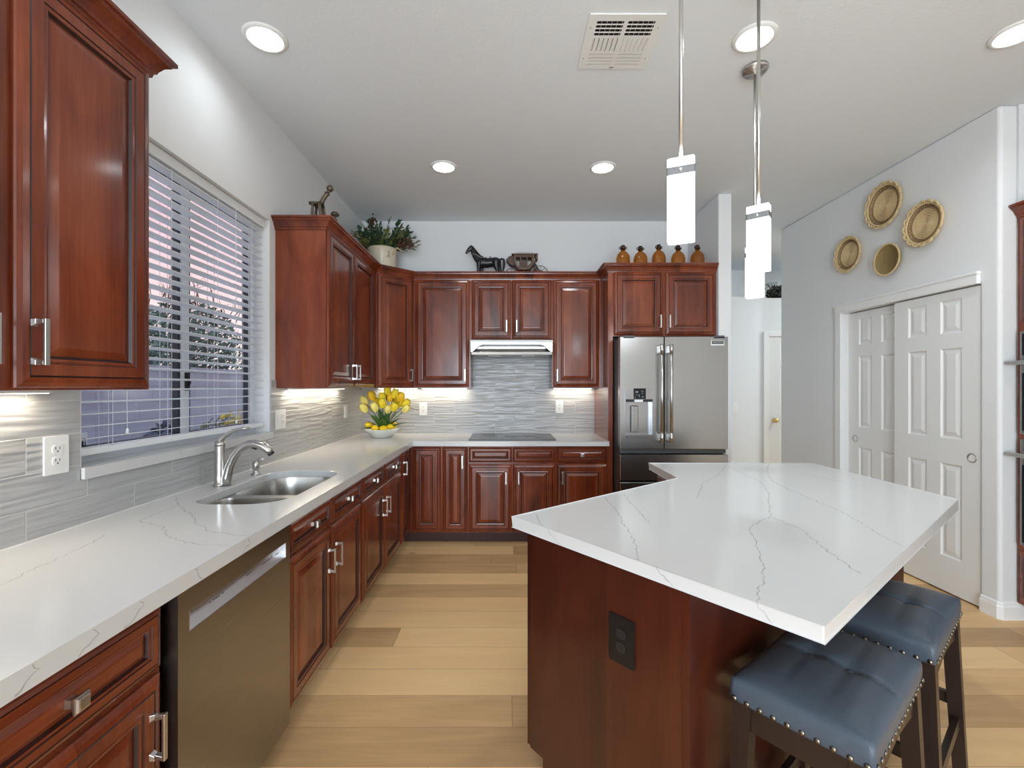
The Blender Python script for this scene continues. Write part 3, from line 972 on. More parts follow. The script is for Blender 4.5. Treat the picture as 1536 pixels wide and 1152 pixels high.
# back run
cabinet('base_cabinet', 'narrow cherry pull-out base cabinet with one tall door beside the corner', 'cabinet', (-0.571, 4.05, 0), 0, 0.2305, 0.60, 0, BZ1,
        doors=[(0.006, BDZ, 0.220, 0.748, 0.182, 0.676, 0.788)])
cabinet('base_cabinet', 'cherry two-door base cabinet under the cooktop', 'cabinet', (-0.340, 4.05, 0), 0, 0.779, 0.60, 0, BZ1,
        doors=[(0.006, BDZ, 0.380, BDH, 0.334, 0.537, 0.645), (0.394, BDZ, 0.376, BDH, 0.446, 0.537, 0.645)],
        drawers=[(0.006, DRZ, 0.380, DRH, False), (0.394, DRZ, 0.376, DRH, False)])
cabinet('base_cabinet', 'cherry base cabinet with one knobbed drawer beside the refrigerator', 'cabinet', (0.4395, 4.05, 0), 0, 0.4585, 0.60, 0, BZ1,
        doors=[(0.006, BDZ, 0.442, BDH, 0.052, 0.537, 0.645)], drawers=[(0.006, DRZ, 0.442, DRH, True)])

# ------------------------------------------------------------------ perimeter worktop
CT = 0.915
HOLE = rrect(-1.315, 1.865, -0.930, 2.612, [0.10, 0.15, 0.13, 0.12], 7)
b = MB()
b.prism([(XL + 0.0102, -0.3), (-0.82, -0.3), (-0.82, 3.995), (0.8975, 3.995), (0.8975, YB - 0.0102), (XL + 0.0102, YB - 0.0102)], 0.8775, CT, holes=[HOLE])
P = lambda px, py: plane_pt(px, py, CT)
vl = [[P(0, 878), P(51, 854), P(94, 835), P(137, 815), P(157, 802)],
      [P(207, 782), P(266, 758), P(263, 746)], [P(266, 758), P(289, 772), P(295, 786), P(321, 799), P(369, 804)],
      [P(207, 782), P(243, 790), P(249, 804), P(275, 812), P(298, 817), P(344, 818)],
      [P(330, 720), P(395, 690), P(420, 684)], [(-1.25, 3.2), (-1.05, 3.45), (-0.95, 3.9)], [(-0.9, 4.1), (-0.5, 4.35), (-0.42, 4.6)], [(0.5, 4.2), (0.62, 4.4), (0.85, 4.5)]]
strip_veins(b, vl, lambda a, c: Vector((a, c, CT + 0.0003)), seed=3)
ve = [[(y_, 0.914), (y_ + 0.012, 0.9), (y_ + 0.03 * s_, 0.878)] for y_, s_ in ((0.79, -1), (1.02, -1.4), (0.905, -1), (1.20, 1), (1.45, -1), (1.9, 1), (2.2, -1), (2.8, 1.4), (3.4, -1))]
strip_veins(b, ve, lambda a, c: Vector((-0.8197, a, c)), seed=4)
vb = [[(-0.62, 0.914), (-0.5, 0.902), (-0.36, 0.895)], [(-0.36, 0.895), (-0.33, 0.912)], [(0.18, 0.88), (0.3, 0.9), (0.38, 0.912)]]
strip_veins(b, vb, lambda a, c: Vector((a, 3.9947, c)), seed=5)
tag(b.build('worktop', [M_quartz, M_vein], norm=False, bevel=0.003), 'white quartz worktop with grey veins running from window side round to the refrigerator', 'worktop')

# sink
r = empty('kitchen_sink', (0, 0, 0), 0, 'stainless steel double-bowl undermount sink below the window', 'sink')
B1 = (rrect(-1.322, 1.858, -0.923, 2.122, [0.11, 0.16, 0.06, 0.06], 8), 0.19)
B2 = (rrect(-1.322, 2.178, -0.923, 2.619, [0.06, 0.06, 0.14, 0.12], 8), 0.21)
b = MB()
b.prism(rrect(-1.345, 1.835, -0.90, 2.642, 0.12, 6), 0.8745, 0.8773, holes=[B1[0], B2[0]])
for pts, dep in (B1, B2):
    cx = sum(p[0] for p in pts) / len(pts); cy = sum(p[1] for p in pts) / len(pts)
    loops = []
    for f, z in ((1, 0.8773), (0.99, 0.868), (0.965, 0.78), (0.95, 0.877 - dep + 0.03), (0.92, 0.877 - dep + 0.008), (0.86, 0.877 - dep), (0.2, 0.877 - dep - 0.004)):
        loops.append([(cx + (x - cx) * f, cy + (y - cy) * f, z) for x, y in pts])
    b.rings(loops, smooth=True)
b.build('bowls', M_sink, r, norm=False)
for y_ in (1.99, 2.40):
    d_ = MB(); d_.lathe([(0.045, 0.0), (0.045, 0.003), (0.034, 0.004), (0.030, 0.001), (0.0001, 0.0)], (-1.12, y_, 0.877 - (0.19 if y_ < 2.1 else 0.21) - 0.002), 20)
    d_.build('drain', M_nick, r)

# faucet
r = empty('kitchen_faucet', (-1.393, 2.22, CT), 0, 'brushed nickel arched kitchen faucet with lever behind the sink', 'faucet')
b = MB(); b.lathe([(0.030, 0.0005), (0.030, 0.006), (0.0255, 0.010), (0.0245, 0.05), (0.023, 0.185), (0.0235, 0.19), (0.0235, 0.192)], n=28); b.build('body', M_nick, r)
b = MB()
b.tube([(0.030, 0, 0.0008), (0.033, 0, 0.04), (0.045, 0, 0.09), (0.068, 0, 0.14), (0.100, 0, 0.18), (0.135, 0, 0.200), (0.170, 0, 0.203), (0.205, 0, 0.193), (0.235, 0, 0.172), (0.250, 0, 0.158)],
       [0.024, 0.022, 0.0205, 0.020, 0.0195, 0.0195, 0.0200, 0.0205, (0.019, 0.020), (0.014, 0.018)], 20)
b.build('spout', M_nick, r)
b = MB(); b.tube([(0.244, 0, 0.160), (0.251, 0, 0.150)], [0.016, 0.0145], 16); b.build('spray_head', M_black, r)
b = MB(); b.tube([(0.155, 0, 0.188), (0.178, 0, 0.180)], 0.008, 8); b.build('spray_button', M_black, r)
b = MB()
b.lathe([(0.0235, 0.1925), (0.0235, 0.205), (0.018, 0.214), (0.0001, 0.217)], n=24)
b.tube([(-0.014, 0, 0.203), (0.006, 0, 0.222), (0.032, 0, 0.246), (0.070, 0, 0.268), (0.112, 0, 0.277), (0.140, 0, 0.280)],
       [(0.012, 0.017), (0.013, 0.017), (0.010, 0.015), (0.008, 0.014), (0.007, 0.013), (0.005, 0.010)], 14)
b.build('lever', M_nick, r)
r = empty('soap_dispenser', (-1.372, 2.50, CT), 0, 'small brushed nickel soap dispenser beside the faucet', 'dispenser')
b = MB(); b.lathe([(0.027, 0.0004), (0.026, 0.006), (0.016, 0.010), (0.013, 0.024), (0.019, 0.030), (0.019, 0.060), (0.014, 0.072), (0.0001, 0.075)], n=20); b.build('body', M_nick, r)
b = MB(); b.tube([(0.0, 0, 0.066), (0.016, 0, 0.080), (0.032, 0, 0.084), (0.048, 0, 0.079)], [0.010, 0.0085, 0.007, 0.005], 10); b.build('spout', M_nick, r)

# ------------------------------------------------------------------ dishwasher
r = empty('dishwasher', (-0.86, 1.160, 0), R(90), 'stainless steel dishwasher with recessed pocket handle under the worktop', 'dishwasher')
DWW = 0.610
b = MB(); b.box(0.0, 0.03, 0.10, DWW, 0.58, 0.8705); b.build('tub', M_black, r)
b = MB(); b.box(0.002, 0.07, 0.0, DWW - 0.002, 0.09, 0.10); b.build('toe_kick', M_black, r)
b = MB()
hx0, hx1, hz0, hz1 = 0.045, 0.575, 0.748, 0.803
b.prism([(0.004, 0.095), (DWW - 0.004, 0.095), (DWW - 0.004, 0.868), (0.004, 0.868)], -0.022, 0.028, holes=[[(hx0, hz0), (hx1, hz0), (hx1, hz1), (hx0, hz1)]], mp=mXZ)
dwd = b.build('door', M_steeld, r)
b = MB()
b.prism([(-0.0205, hz0 + 0.0002), (0.022, hz0 + 0.047), (0.022, hz1 - 0.0005), (0.0275, hz1 - 0.0005), (0.0275, hz0 + 0.0002)], hx0 + 0.0005, hx1 - 0.0005, mp=lambda a, c, e: Vector((e, a, c)))
b.box(hx0 + 0.0002, -0.0215, hz0, hx0 + 0.003, 0.026, hz1); b.box(hx1 - 0.003, -0.0215, hz0, hx1 - 0.0002, 0.026, hz1)
ph = b.build('pocket_handle', steel('bright_steel', (0.66, 0.66, 0.67), 0.32, 'X'), dwd)
ph['label'] = 'bright steel pocket handle'
b = MB()
rr = random.Random(5)
for x0_, n_ in ((0.16, 9), (0.34, 5), (0.44, 10), (0.535, 3)):
    for i in range(n_):
        for q in range(2):
            if rr.random() < 0.75:
                u = x0_ + i * 0.0085
                t0 = 0.45 + 0.26 * q
                a, c = -0.0205 + 0.0425 * t0, hz0 + 0.047 * t0 + 0.0009
                b.box(u, a - 0.001, c - 0.0003, u + rr.uniform(0.003, 0.007), a + 0.0012, c + 0.0016)
b.build('control_marks', plain('grey_print', (0.12, 0.12, 0.125), 0.5, var=0.1), dwd)

# ------------------------------------------------------------------ cooktop and hood
r = empty('cooktop', (0.05, 4.345, CT), 0, 'black glass electric cooktop set in the back worktop', 'cooktop')
b = MB(); b.prism(rrect(-0.392, -0.268, 0.392, 0.268, 0.012, 4), 0.0005, 0.0065); b.build('glass_top', M_glassb, r, bevel=0.001)
b = MB()
for (x, y, q) in ((-0.22, -0.11, 0.085), (-0.21, 0.13, 0.07), (0.2, -0.1, 0.075), (0.22, 0.13, 0.10), (0.0, 0.02, 0.06)):
    b.lathe([(q, 0.0067), (q, 0.0069), (q - 0.002, 0.0069), (q - 0.002, 0.0067)], (x, y, 0), 36, smooth=False, caps=False)
b.build('burner_rings', plain('ring_print', (0.035, 0.035, 0.037), 0.2, var=0.1), r)

r = empty('range_hood', (0.045, YB - 0.0105, 0), 0, 'slim stainless steel range hood under the short cabinet', 'hood')
HW = 0.381
b = MB()
b.prism([(-0.005, 1.838), (-0.325, 1.838), (-0.325, 1.765), (-0.440, 1.765), (-0.440, 1.745), (-0.005, 1.745)], -HW + 0.004, HW - 0.004, mp=lambda a, c, e: Vector((e, a, c)))
b.build('body', M_steel, r)
b = MB()
b.prism([(-0.345, 1.838), (-0.470, 1.832), (-0.492, 1.822), (-0.494, 1.806), (-0.345, 1.80)], -HW, HW, mp=lambda a, c, e: Vector((e, a, c)))
b.prism([(-HW + .004, 1.806), (HW - .004, 1.806), (HW - .006, 1.714), (HW - 0.022, 1.712), (HW - 0.085, 1.770), (HW - 0.12, 1.780), (-HW + 0.12, 1.780), (-HW + 0.085, 1.770), (-HW + 0.022, 1.712), (-HW + .006, 1.714)],
        -0.489, -0.470, mp=mXZ)
b.prism([(-0.486, 1.7115), (-0.480, 1.688), (-0.440, 1.686), (-0.440, 1.7115)], -HW + 0.010, HW - 0.010, mp=lambda a, c, e: Vector((e, a, c)))
b.build('fascia', steel('hood_steel', (0.60, 0.60, 0.59), 0.33, 'X'), r, bevel=0.002)
b = MB()
b.prism([(-0.450, 1.7445), (-0.4655, 1.712), (-0.4395, 1.7118), (-0.4395, 1.688), (-0.02, 1.690), (-0.02, 1.7445)], -HW + 0.012, HW - 0.012, mp=lambda a, c, e: Vector((e, a, c)))
b.build('visor', M_steel, r, bevel=0.002)
b = MB(); b.box(-0.22, -0.38, 1.684, -0.10, -0.30, 1.6875); b.build('hood_lamp', M_white, r)
b = MB(); b.box(0.10, -0.38, 1.684, 0.22, -0.30, 1.6875); b.build('hood_lamp', M_white, r)

# ------------------------------------------------------------------ refrigerator
r = empty('refrigerator', (0.945, 3.81, 0), 0, 'stainless steel French-door refrigerator with water dispenser', 'refrigerator')
FW = 0.903
M_fside = plain('fridge_side_grey', (0.10, 0.10, 0.105), 0.45, metal=0.6, var=0.08)
b = MB(); b.box(0.006, 0.075, 0.03, FW - 0.006, 0.835, 1.798); b.box(0.006, 0.03, 0.835, FW - 0.006, 0.08, 0.868); b.build('body', M_fside, r)
for hx in (0.03, FW - 0.12):
    b = MB(); b.box(hx, 0.0, 1.80, hx + 0.09, 0.12, 1.822); b.build('hinge_cover', M_fside, r)
SPL = 0.368
def fdoor(name, x0, x1, z0, z1, holes=()):
    m = MB()
    m.prism([(x0, z0), (x1, z0), (x1, z1), (x0, z1)], 0.0, 0.068, holes=holes, mp=mXZ)
    return m.build(name, [M_steel], r, bevel=0.004)
dx0, dx1, dz0, dz1 = 0.040, 0.280, 0.965, 1.383
dl = fdoor('door', 0.0, SPL - 0.003, 0.872, 1.812, holes=[[(dx0 + .006, dz0 + .006), (dx1 - .006, dz0 + .006), (dx1 - .006, 1.288), (dx0 + .006, 1.288)]])
dr = fdoor('door', SPL + 0.005, FW, 0.872, 1.812)
f1 = fdoor('freezer_drawer', 0.0, FW, 0.612, 0.828)
f2 = fdoor('freezer_drawer', 0.0, FW, 0.09, 0.596)
b = MB(); b.box(0.03, 0.05, 0.03, FW - 0.03, 0.07, 0.09); b.build('kick_grille', M_black, r)
for dpar, x in ((dl, SPL - 0.036), (dr, SPL + 0.042)):
    b = MB(); b.tube([(x, -0.055, 0.945), (x, -0.055, 1.735)], 0.0125, 16)
    for zc in (0.975, 1.705):
        b.tube([(x, -0.055, zc - 0.038), (x, -0.055, zc + 0.038)], 0.0155, 16)
        b.box(x - 0.012, -0.05, zc - 0.028, x + 0.012, -0.0003, zc + 0.028)
    b.build('handle', M_nick, dpar)
# dispenser in the left door
b = MB()
b.prism([(dx0, dz0), (dx1, dz0), (dx1, dz1), (dx0, dz1)], -0.006, -0.0003, holes=[[(dx0 + 0.008, dz0 + 0.03), (dx1 - 0.008, dz0 + 0.03), (dx1 - 0.008, 1.288), (dx0 + 0.008, 1.288)]], mp=mXZ)
b.box(dx0 + 0.007, 0.058, dz0 + 0.007, dx1 - 0.007, 0.066, 1.287)
b.box(dx0 + 0.007, 0.0, dz0 + 0.007, dx0 + 0.0095, 0.058, 1.287); b.box(dx1 - 0.0095, 0.0, dz0 + 0.007, dx1 - 0.007, 0.058, 1.287)
b.box(dx0 + 0.0095, -0.004, dz0 + 0.007, dx1 - 0.0095, 0.058, dz0 + 0.03)
disp = b.build('water_dispenser', steel('dispenser_steel', (0.38, 0.38, 0.39), 0.22, 'X'), dl, bevel=0.0015)
b = MB(); b.box(0.112, -0.0075, 1.292, 0.214, -0.0062, 1.381); b.build('control_panel', M_glassb, disp)
b = MB()
for (x, z, w_, h_) in ((0.128, 1.345, 0.022, 0.012), (0.132, 1.325, 0.014, 0.004), (0.175, 1.356, 0.020, 0.004), (0.178, 1.338, 0.016, 0.004), (0.122, 1.302, 0.006, 0.008), (0.182, 1.306, 0.012, 0.008), (0.156, 1.310, 0.006, 0.02)):
    b.box(x, -0.0080, z, x + w_, -0.0076, z + h_)
b.build('control_marks', plain('pale_print', (0.25, 0.28, 0.32), 0.5, var=0.05), disp)
b = MB(); b.box(0.12, -0.004, 1.268, 0.19, 0.03, 1.2865); b.build('spout_cover', M_white, disp)
b = MB(); b.box(dx0 + 0.012, 0.0, 1.268, 0.115, 0.04, 1.286); b.box(0.195, 0.0, 1.268, dx1 - 0.012, 0.04, 1.286); b.build('spout_housing', M_black, disp)
b = MB(); b.box(0.104, 0.035, 1.01, 0.165, 0.048, 1.235); b.build('paddle', steel('paddle_steel', (0.38, 0.38, 0.38), 0.22, 'Z'), disp, bevel=0.008)
# badge
b = MB(); b.box(0.760, -0.003, 1.738, 0.868, -0.0003, 1.780); bd = b.build('badge', steel('badge_steel', (0.75, 0.76, 0.78), 0.25, 'X'), dr)
b = MB(); b.box(0.766, -0.0042, 1.752, 0.862, -0.0031, 1.776); bf = b.build('badge_field', M_black, bd)
b = MB()
x = 0.772
for i in range(12):
    b.box(x, -0.0048, 1.761, x + 0.0045, -0.0043, 1.769); x += 0.0072
b.build('badge_letters', plain('badge_print', (0.45, 0.47, 0.5), 0.4, var=0.05), bf)

# ------------------------------------------------------------------ under-cabinet lights
def strip_light(label, x0, y0_, x1, y1_, horiz):
    """slim fixture screwed under a wall cabinet with its own lamp"""
    cx, cy = (x0 + x1) / 2, (y0_ + y1_) / 2
    r = empty('strip_light', (cx, cy, 1.3855), 0, label, 'light', 'under-cabinet strip lights')
    lx, ly = (x1 - x0) / 2, (y1_ - y0_) / 2
    b = MB(); b.box(-lx, -ly, -0.010, lx, ly, -0.0003); b.build('housing', M_white, r)
    b = MB(); b.box(-lx + 0.004, -ly + 0.004, -0.012, lx - 0.004, ly - 0.004, -0.0103); b.build('diffuser', M_strip, r)
    ld = bpy.data.lights.new('strip_lamp', 'AREA'); ld.shape = 'RECTANGLE'
    ld.size, ld.size_y = 2 * lx, 2 * ly
    ld.energy = STRIP_W * 2 * max(lx, ly) * 2; ld.color = (1.0, 0.88, 0.70)
    lo = bpy.data.objects.new('strip_lamp', ld); lo.location = (0, 0, -0.014); COL.objects.link(lo); lo.parent = r

strip_light('slim strip light under the cabinet left of the window', -1.45, 0.70, -1.415, 1.42, False)
strip_light('slim strip light under the wall cabinet right of the window', -1.45, 3.02, -1.415, 4.0, False)
strip_light('slim strip light under the diagonal corner wall cabinet', -1.30, 4.60, -0.90, 4.635, True)
strip_light('slim strip light under the wall cabinet left of the range hood', -0.86, 4.60, -0.40, 4.635, True)
strip_light('slim strip light under the wall cabinet next to the refrigerator', 0.47, 4.60, 0.86, 4.635, True)

# ------------------------------------------------------------------ outlets and switches
def outlet(label, loc, rz, w=0.07, h=0.115, gang=1, dark=False, name='wall_outlet', kind='duplex', group=None):
    m0 = plain('bronze_plate', (0.030, 0.024, 0.022), 0.3, metal=0.6, var=0.15) if dark else M_white
    r = empty(name, loc, rz, label, 'outlet' if name == 'wall_outlet' else 'switch', group)
    b = MB(); b.prism(rrect(-w / 2, -h / 2, w / 2, h / 2, 0.004, 3), -0.006, -0.0003, mp=mXZ); b.build('plate', m0, r, bevel=0.0015)
    for gi in range(gang):
        cx = (gi - (gang - 1) / 2) * 0.046
        if kind == 'duplex' and not (gang == 2 and gi == 0):
            for zc in (-0.0195, 0.0195):
                b = MB(); b.prism(rrect(cx - 0.0165, zc - 0.014, cx + 0.0165, zc + 0.014, 0.010, 4), -0.0085, -0.0061, mp=mXZ)
                rc = b.build('receptacle', plain('dark_receptacle', (0.02, 0.018, 0.017), 0.35, var=0.1) if dark else M_white, r)
                b = MB(); b.box(cx - 0.008, -0.0088, zc - 0.001, cx - 0.0055, -0.0086, zc + 0.008); b.box(cx + 0.0055, -0.0088, zc - 0.001, cx + 0.008, -0.0086, zc + 0.007)
                b.lathe([(0.0028, 0), (0.0028, -0.0002)], (cx, -0.0086, zc - 0.007), 8, axis='Y')
                b.build('slots', M_black, rc)
        else:
            b = MB(); b.box(cx - 0.0165, -0.0085, -0.033, cx + 0.0165, -0.0061, 0.033); b.build('rocker', M_white, r, bevel=0.001)
    return r

outlet('white duplex outlet on the tiles left of the window', (XL + 0.0101, 1.497, 1.171), R(90), 0.082, 0.125)
outlet('wide two-gang outlet and switch plate right of the window', (XL + 0.0101, 2.985, 1.182), R(90), 0.125, 0.125, gang=2)
outlet('white switch plate on left tiles near the corner', (XL + 0.0101, 4.19, 1.167), R(90), 0.075, 0.118, name='light_switch', kind='rocker')
outlet('white outlet on the back tiles beside the yellow tulips', (-0.852, YB - 0.0101, 1.168), 0, 0.078, 0.13)
outlet('white outlet on the back tiles right of the cooktop', (0.539, YB - 0.0101, 1.19), 0, 0.078, 0.13)
outlet('white light switch on the far hall wall', (2.895, 5.7995, 1.14), 0, 0.07, 0.115, name='light_switch', kind='rocker')

# ------------------------------------------------------------------ island
TH = math.atan2(0.629, 0.777)
U = Vector((math.cos(TH), math.sin(TH))); V = Vector((math.sin(TH), -math.cos(TH)))
A = Vector((0.020, 1.683))
IC, ID, IE, IF_ = Vector((1.919, 1.937)), Vector((1.919, 2.865)), Vector((0.893, 2.865)), Vector((0.893, 2.391))
IB = Vector((0.638, 0.918))
uv = lambda u, v: A + U * u + V * v
def UV(p):
    d = Vector(p) - A
    return d.dot(U), d.dot(V)

r = empty('kitchen_island', (0, 0, 0), 0, 'shade-darkened cherry kitchen island base under the white island top', 'island')
p0 = uv(0.030, 0.052); p1 = uv(0.030, 0.681)
qx = 0.935                                              # kitchen-side face of the rear block
s_ = (qx - p0.x) / U.x
p5 = p0 + U * s_
s2 = (1.50 - p1.x) / U.x
p2 = p1 + U * s2
XE, YE = 1.885, 2.168
body = [p0, p1, p2, Vector((1.50, YE)), Vector((XE, YE)), Vector((XE, 2.825)), Vector((qx, 2.825)), p5]
p2y = p2.y
if p2y > YE:
    s2 = (YE - p1.y) / U.y
    p2 = p1 + U * s2
    body = [p0, p1, p2, Vector((XE, YE)), Vector((XE, 2.825)), Vector((qx, 2.825)), p5]
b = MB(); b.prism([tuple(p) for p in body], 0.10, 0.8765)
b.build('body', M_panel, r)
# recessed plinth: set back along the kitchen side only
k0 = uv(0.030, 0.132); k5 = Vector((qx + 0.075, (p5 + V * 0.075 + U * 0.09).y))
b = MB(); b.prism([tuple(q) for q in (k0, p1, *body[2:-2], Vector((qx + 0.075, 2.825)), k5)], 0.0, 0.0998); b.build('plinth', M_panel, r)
# end panel with its corner stile
b = MB()
def on_end(v0, v1, z0, z1, t):
    a, c = uv(0.0295, v0), uv(0.0295, v1)
    b.prism([tuple(a), tuple(c), tuple(c - U * t), tuple(a - U * t)], z0, z1)
b.prism([(0.0745, 0.1005), (0.660, 0.1005), (0.660, 0.876), (0.0745, 0.876)], 0.0, 0.006, mp=lambda a, c, e: Vector((*(uv(0.0295, a) - U * e), c)))
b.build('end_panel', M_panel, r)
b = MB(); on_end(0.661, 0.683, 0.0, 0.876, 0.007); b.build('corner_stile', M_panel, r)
# doors and drawers on the kitchen side (facing away from the camera)
rz = TH + math.pi
L0 = (p5 - p0).length
e0 = p5
for i, (x, ww) in enumerate(((0.02, 0.50), (0.535, 0.50))):
    for nm, zz, hh in (('drawer', DRZ, DRH), ('door', BDZ, BDH)):
        o = front_panel(nm, ww, hh, r, 0, 0)
        q = p5 + (p0 - p5).normalized() * (L0 - 1.045 + x - 0.0)
        o.location = (q.x, q.y, zz); o.rotation_euler = (0, 0, rz)
        if nm == 'drawer': square_knob(o, ww / 2, hh / 2)
        else: bar_handle(o, 0.46 if i == 0 else 0.04, 0.40, 0.51)
o = front_panel('door', 0.36, 0.748, r, 0, 0); o.location = (qx, 2.80, BDZ); o.rotation_euler = (0, 0, R(-90))
bar_handle(o, 0.04, 0.57, 0.68)

b = MB()
top = [A, IB, IC, ID, IE, IF_]
b.prism([tuple(p) for p in top], 0.8775, CT)
Q = lambda cx, cy: plane_pt(760 + cx * 0.4427, 680 + cy * 0.4427, CT)
vl = [[Q(400, 140), Q(440, 190), Q(485, 238)], [Q(333, 148), Q(370, 195), Q(410, 260), Q(430, 300), Q(450, 362)], [Q(100, 205), Q(122, 248)],
      [Q(745, 40), Q(720, 70), Q(665, 100), Q(645, 150)],
      [Q(750, 45), Q(810, 72), Q(862, 98), Q(885, 130), Q(895, 215)], [Q(895, 215), Q(838, 240), Q(826, 270), Q(850, 320), Q(865, 370), Q(870, 430), Q(850, 460), Q(846, 503)],
      [Q(895, 215), Q(1000, 260), Q(1060, 310), Q(1120, 355), Q(1200, 408)],
      [Q(888, 36), Q(884, 70), Q(900, 95), Q(960, 125), Q(1150, 205), Q(1240, 260), Q(1345, 318)], [Q(1010, 70), Q(1120, 95), Q(1240, 120)]]
strip_veins(b, vl, lambda a, c: Vector((a, c, CT + 0.0003)), seed=8, wmin=0.0012, wmax=0.0042, jag=0.005)
dAB = (IB - A).normalized(); nAB = Vector((-U.x, -U.y))
def edge_pt(o, d, n):
    return lambda a, c: Vector((o.x + d.x * a + n.x * 0.0003, o.y + d.y * a + n.y * 0.0003, c))
strip_veins(b, [[(0.19, 0.914), (0.20, 0.90), (0.245, 0.878)], [(0.60, 0.914), (0.615, 0.90), (0.66, 0.878)], [(0.855, 0.914), (0.87, 0.9), (0.90, 0.878)]], edge_pt(A, dAB, nAB), seed=9)
dBC = (IC - IB).normalized(); nBC = Vector((dBC.y, -dBC.x))
strip_veins(b, [[(1.12, 0.914), (1.10, 0.878)], [(1.42, 0.914), (1.40, 0.878)]], edge_pt(IB, dBC, nBC), seed=10)
tag(b.build('island_top', [M_quartz, M_vein], norm=False, bevel=0.003), 'large angled white quartz island top with grey veins', 'worktop')

po = uv(0.0295, 0.474) - U * 0.0061
outlet('dark bronze outlet plate on the island end panel', (po.x, po.y, 0.657), TH - math.pi / 2, 0.090, 0.138, dark=True)

# ------------------------------------------------------------------ stools
def make_stool():
    r = empty('bar_stool', (0, 0, 0))
    L2, W2, zt, hs = 0.243, 0.152, 0.630, 0.056
    b = MB()
    nx, ny = 40, 26
    def hgt(s, t):
        ex, ey = abs(s) ** 5, abs(t) ** 5
        h = 0.020 * (1 - ex) * (1 - ey) + 0.012 * (1 - s * s) * (1 - t * t) + 0.008 * s * s
        seam = math.exp(-(s / 0.035) ** 2) * 0.007
        cross = math.exp(-((abs(t) - 0.30) / 0.05) ** 2) * 0.0035 * (1 - abs(s) ** 3)
        tuft = sum(math.exp(-((s * L2) ** 2 + ((t - q) * W2) ** 2) / 0.0007) for q in (-0.30, 0.30)) * 0.013
        pleat = math.exp(-(s / 0.012) ** 2) * 0.003
        return h - (seam + cross) * (1 - ex) * (1 - ey) - tuft - pleat * (1 - ey)
    g = []
    for j in range(ny + 1):
        row = []
        for i in range(nx + 1):
            s, t = -1 + 2 * i / nx, -1 + 2 * j / ny
            # pull the rim in a little where it rolls over
            x = L2 * s * (1 - 0.012 * abs(t) ** 6); y = W2 * t * (1 - 0.016 * abs(s) ** 6)
            row.append(b.bm.verts.new((x, y, zt + hgt(s, t) - 0.006 * (max(abs(s), abs(t)) ** 14))))
        g.append(row)
    for j in range(ny):
        for i in range(nx):
            b.face([g[j][i], g[j][i + 1], g[j + 1][i + 1], g[j + 1][i]], smooth=True)
    rim = g[0] + [g[j][nx] for j in range(1, ny + 1)] + [g[ny][i] for i in range(nx - 1, -1, -1)] + [g[j][0] for j in range(ny - 1, 0, -1)]
    prev = rim
    for k, z_, dz in ((1.014, zt - 0.012, 0), (1.020, zt - 0.028, 0), (1.012, zt - hs + 0.006, 0), (1.0, zt - hs, 0)):
        cur = [b.bm.verts.new((v.co.x * k, v.co.y * k, z_)) for v in rim]
        for a in range(len(rim)):
            b.face([prev[a], cur[a], cur[(a + 1) % len(rim)], prev[(a + 1) % len(rim)]], smooth=True)
        prev = cur
    b.face(prev)
    cush = b.build('seat', M_leather, r)
    for q in (-0.30, 0.30):
        c = MB(); c.lathe([(0.0001, 0.006), (0.008, 0.0045), (0.013, 0.0005), (0.013, -0.004)], (0, q * W2, zt + 0.013), 16)
        c.build('tuft_button', M_leather, cush)
    zs = zt - hs + 0.009
    c = MB(); c.lathe([(0.0070, 0.0), (0.0063, 0.0021), (0.004, 0.0037), (0.0001, 0.0044)], n=10)
    st0 = c.build('nailhead', M_stud, cush)
    spots = []
    n1, n2 = 16, 10
    for i in range(n1):
        x = -L2 + 0.012 + (2 * L2 - 0.024) * i / (n1 - 1)
        for sg in (-1, 1): spots.append((x, sg * W2 * 1.013, (R(90 * -sg), 0, 0)))
    for i in range(n2):
        y = -W2 + 0.012 + (2 * W2 - 0.024) * i / (n2 - 1)
        for sg in (-1, 1): spots.append((sg * L2 * 1.013, y, (0, R(90 * sg), 0)))
    for i, (x, y, ro) in enumerate(spots):
        sd = st0 if i == 0 else st0.copy()
        if i: COL.objects.link(sd); sd.parent = cush
        sd.location = (x, y, zs); sd.rotation_euler = ro
    za = zt - hs
    c = MB()
    for sg in (-1, 1):
        n = 12
        arc = [(-0.212 + 0.424 * i / n, za - 0.052 - 0.030 * abs(-1 + 2 * i / n) ** 1.6) for i in range(n + 1)]
        c.prism(arc + [(0.212, za - 0.0005), (-0.212, za - 0.0005)], min(sg * 0.122, sg * 0.142), max(sg * 0.122, sg * 0.142), mp=mXZ)
        c.box(min(sg * 0.208, sg * 0.228), -0.12, za - 0.07, max(sg * 0.208, sg * 0.228), 0.12, za - 0.0005)
    c.build('apron', M_esp, r)
    for sx in (-1, 1):
        for sy in (-1, 1):
            c = MB()
            c.tube([(sx * 0.212, sy * 0.126, za - 0.0006), (sx * 0.236, sy * 0.152, 0.0)], [0.0225, 0.0185], square=True)
            c.build('leg', M_esp, r)
    f = lambda z: (0.212 + 0.024 * (za - z) / za, 0.126 + 0.026 * (za - z) / za)
    for sy in (-1, 1):
        x, y = f(0.20); c = MB(); c.box(-x, sy * y - 0.009, 0.18, x, sy * y + 0.009, 0.22); c.build('stretcher', M_esp, r)
    for sx in (-1, 1):
        x, y = f(0.27); c = MB(); c.box(sx * x - 0.009, -y, 0.25, sx * x + 0.009, y, 0.29); c.build('stretcher', M_esp, r)
    return r

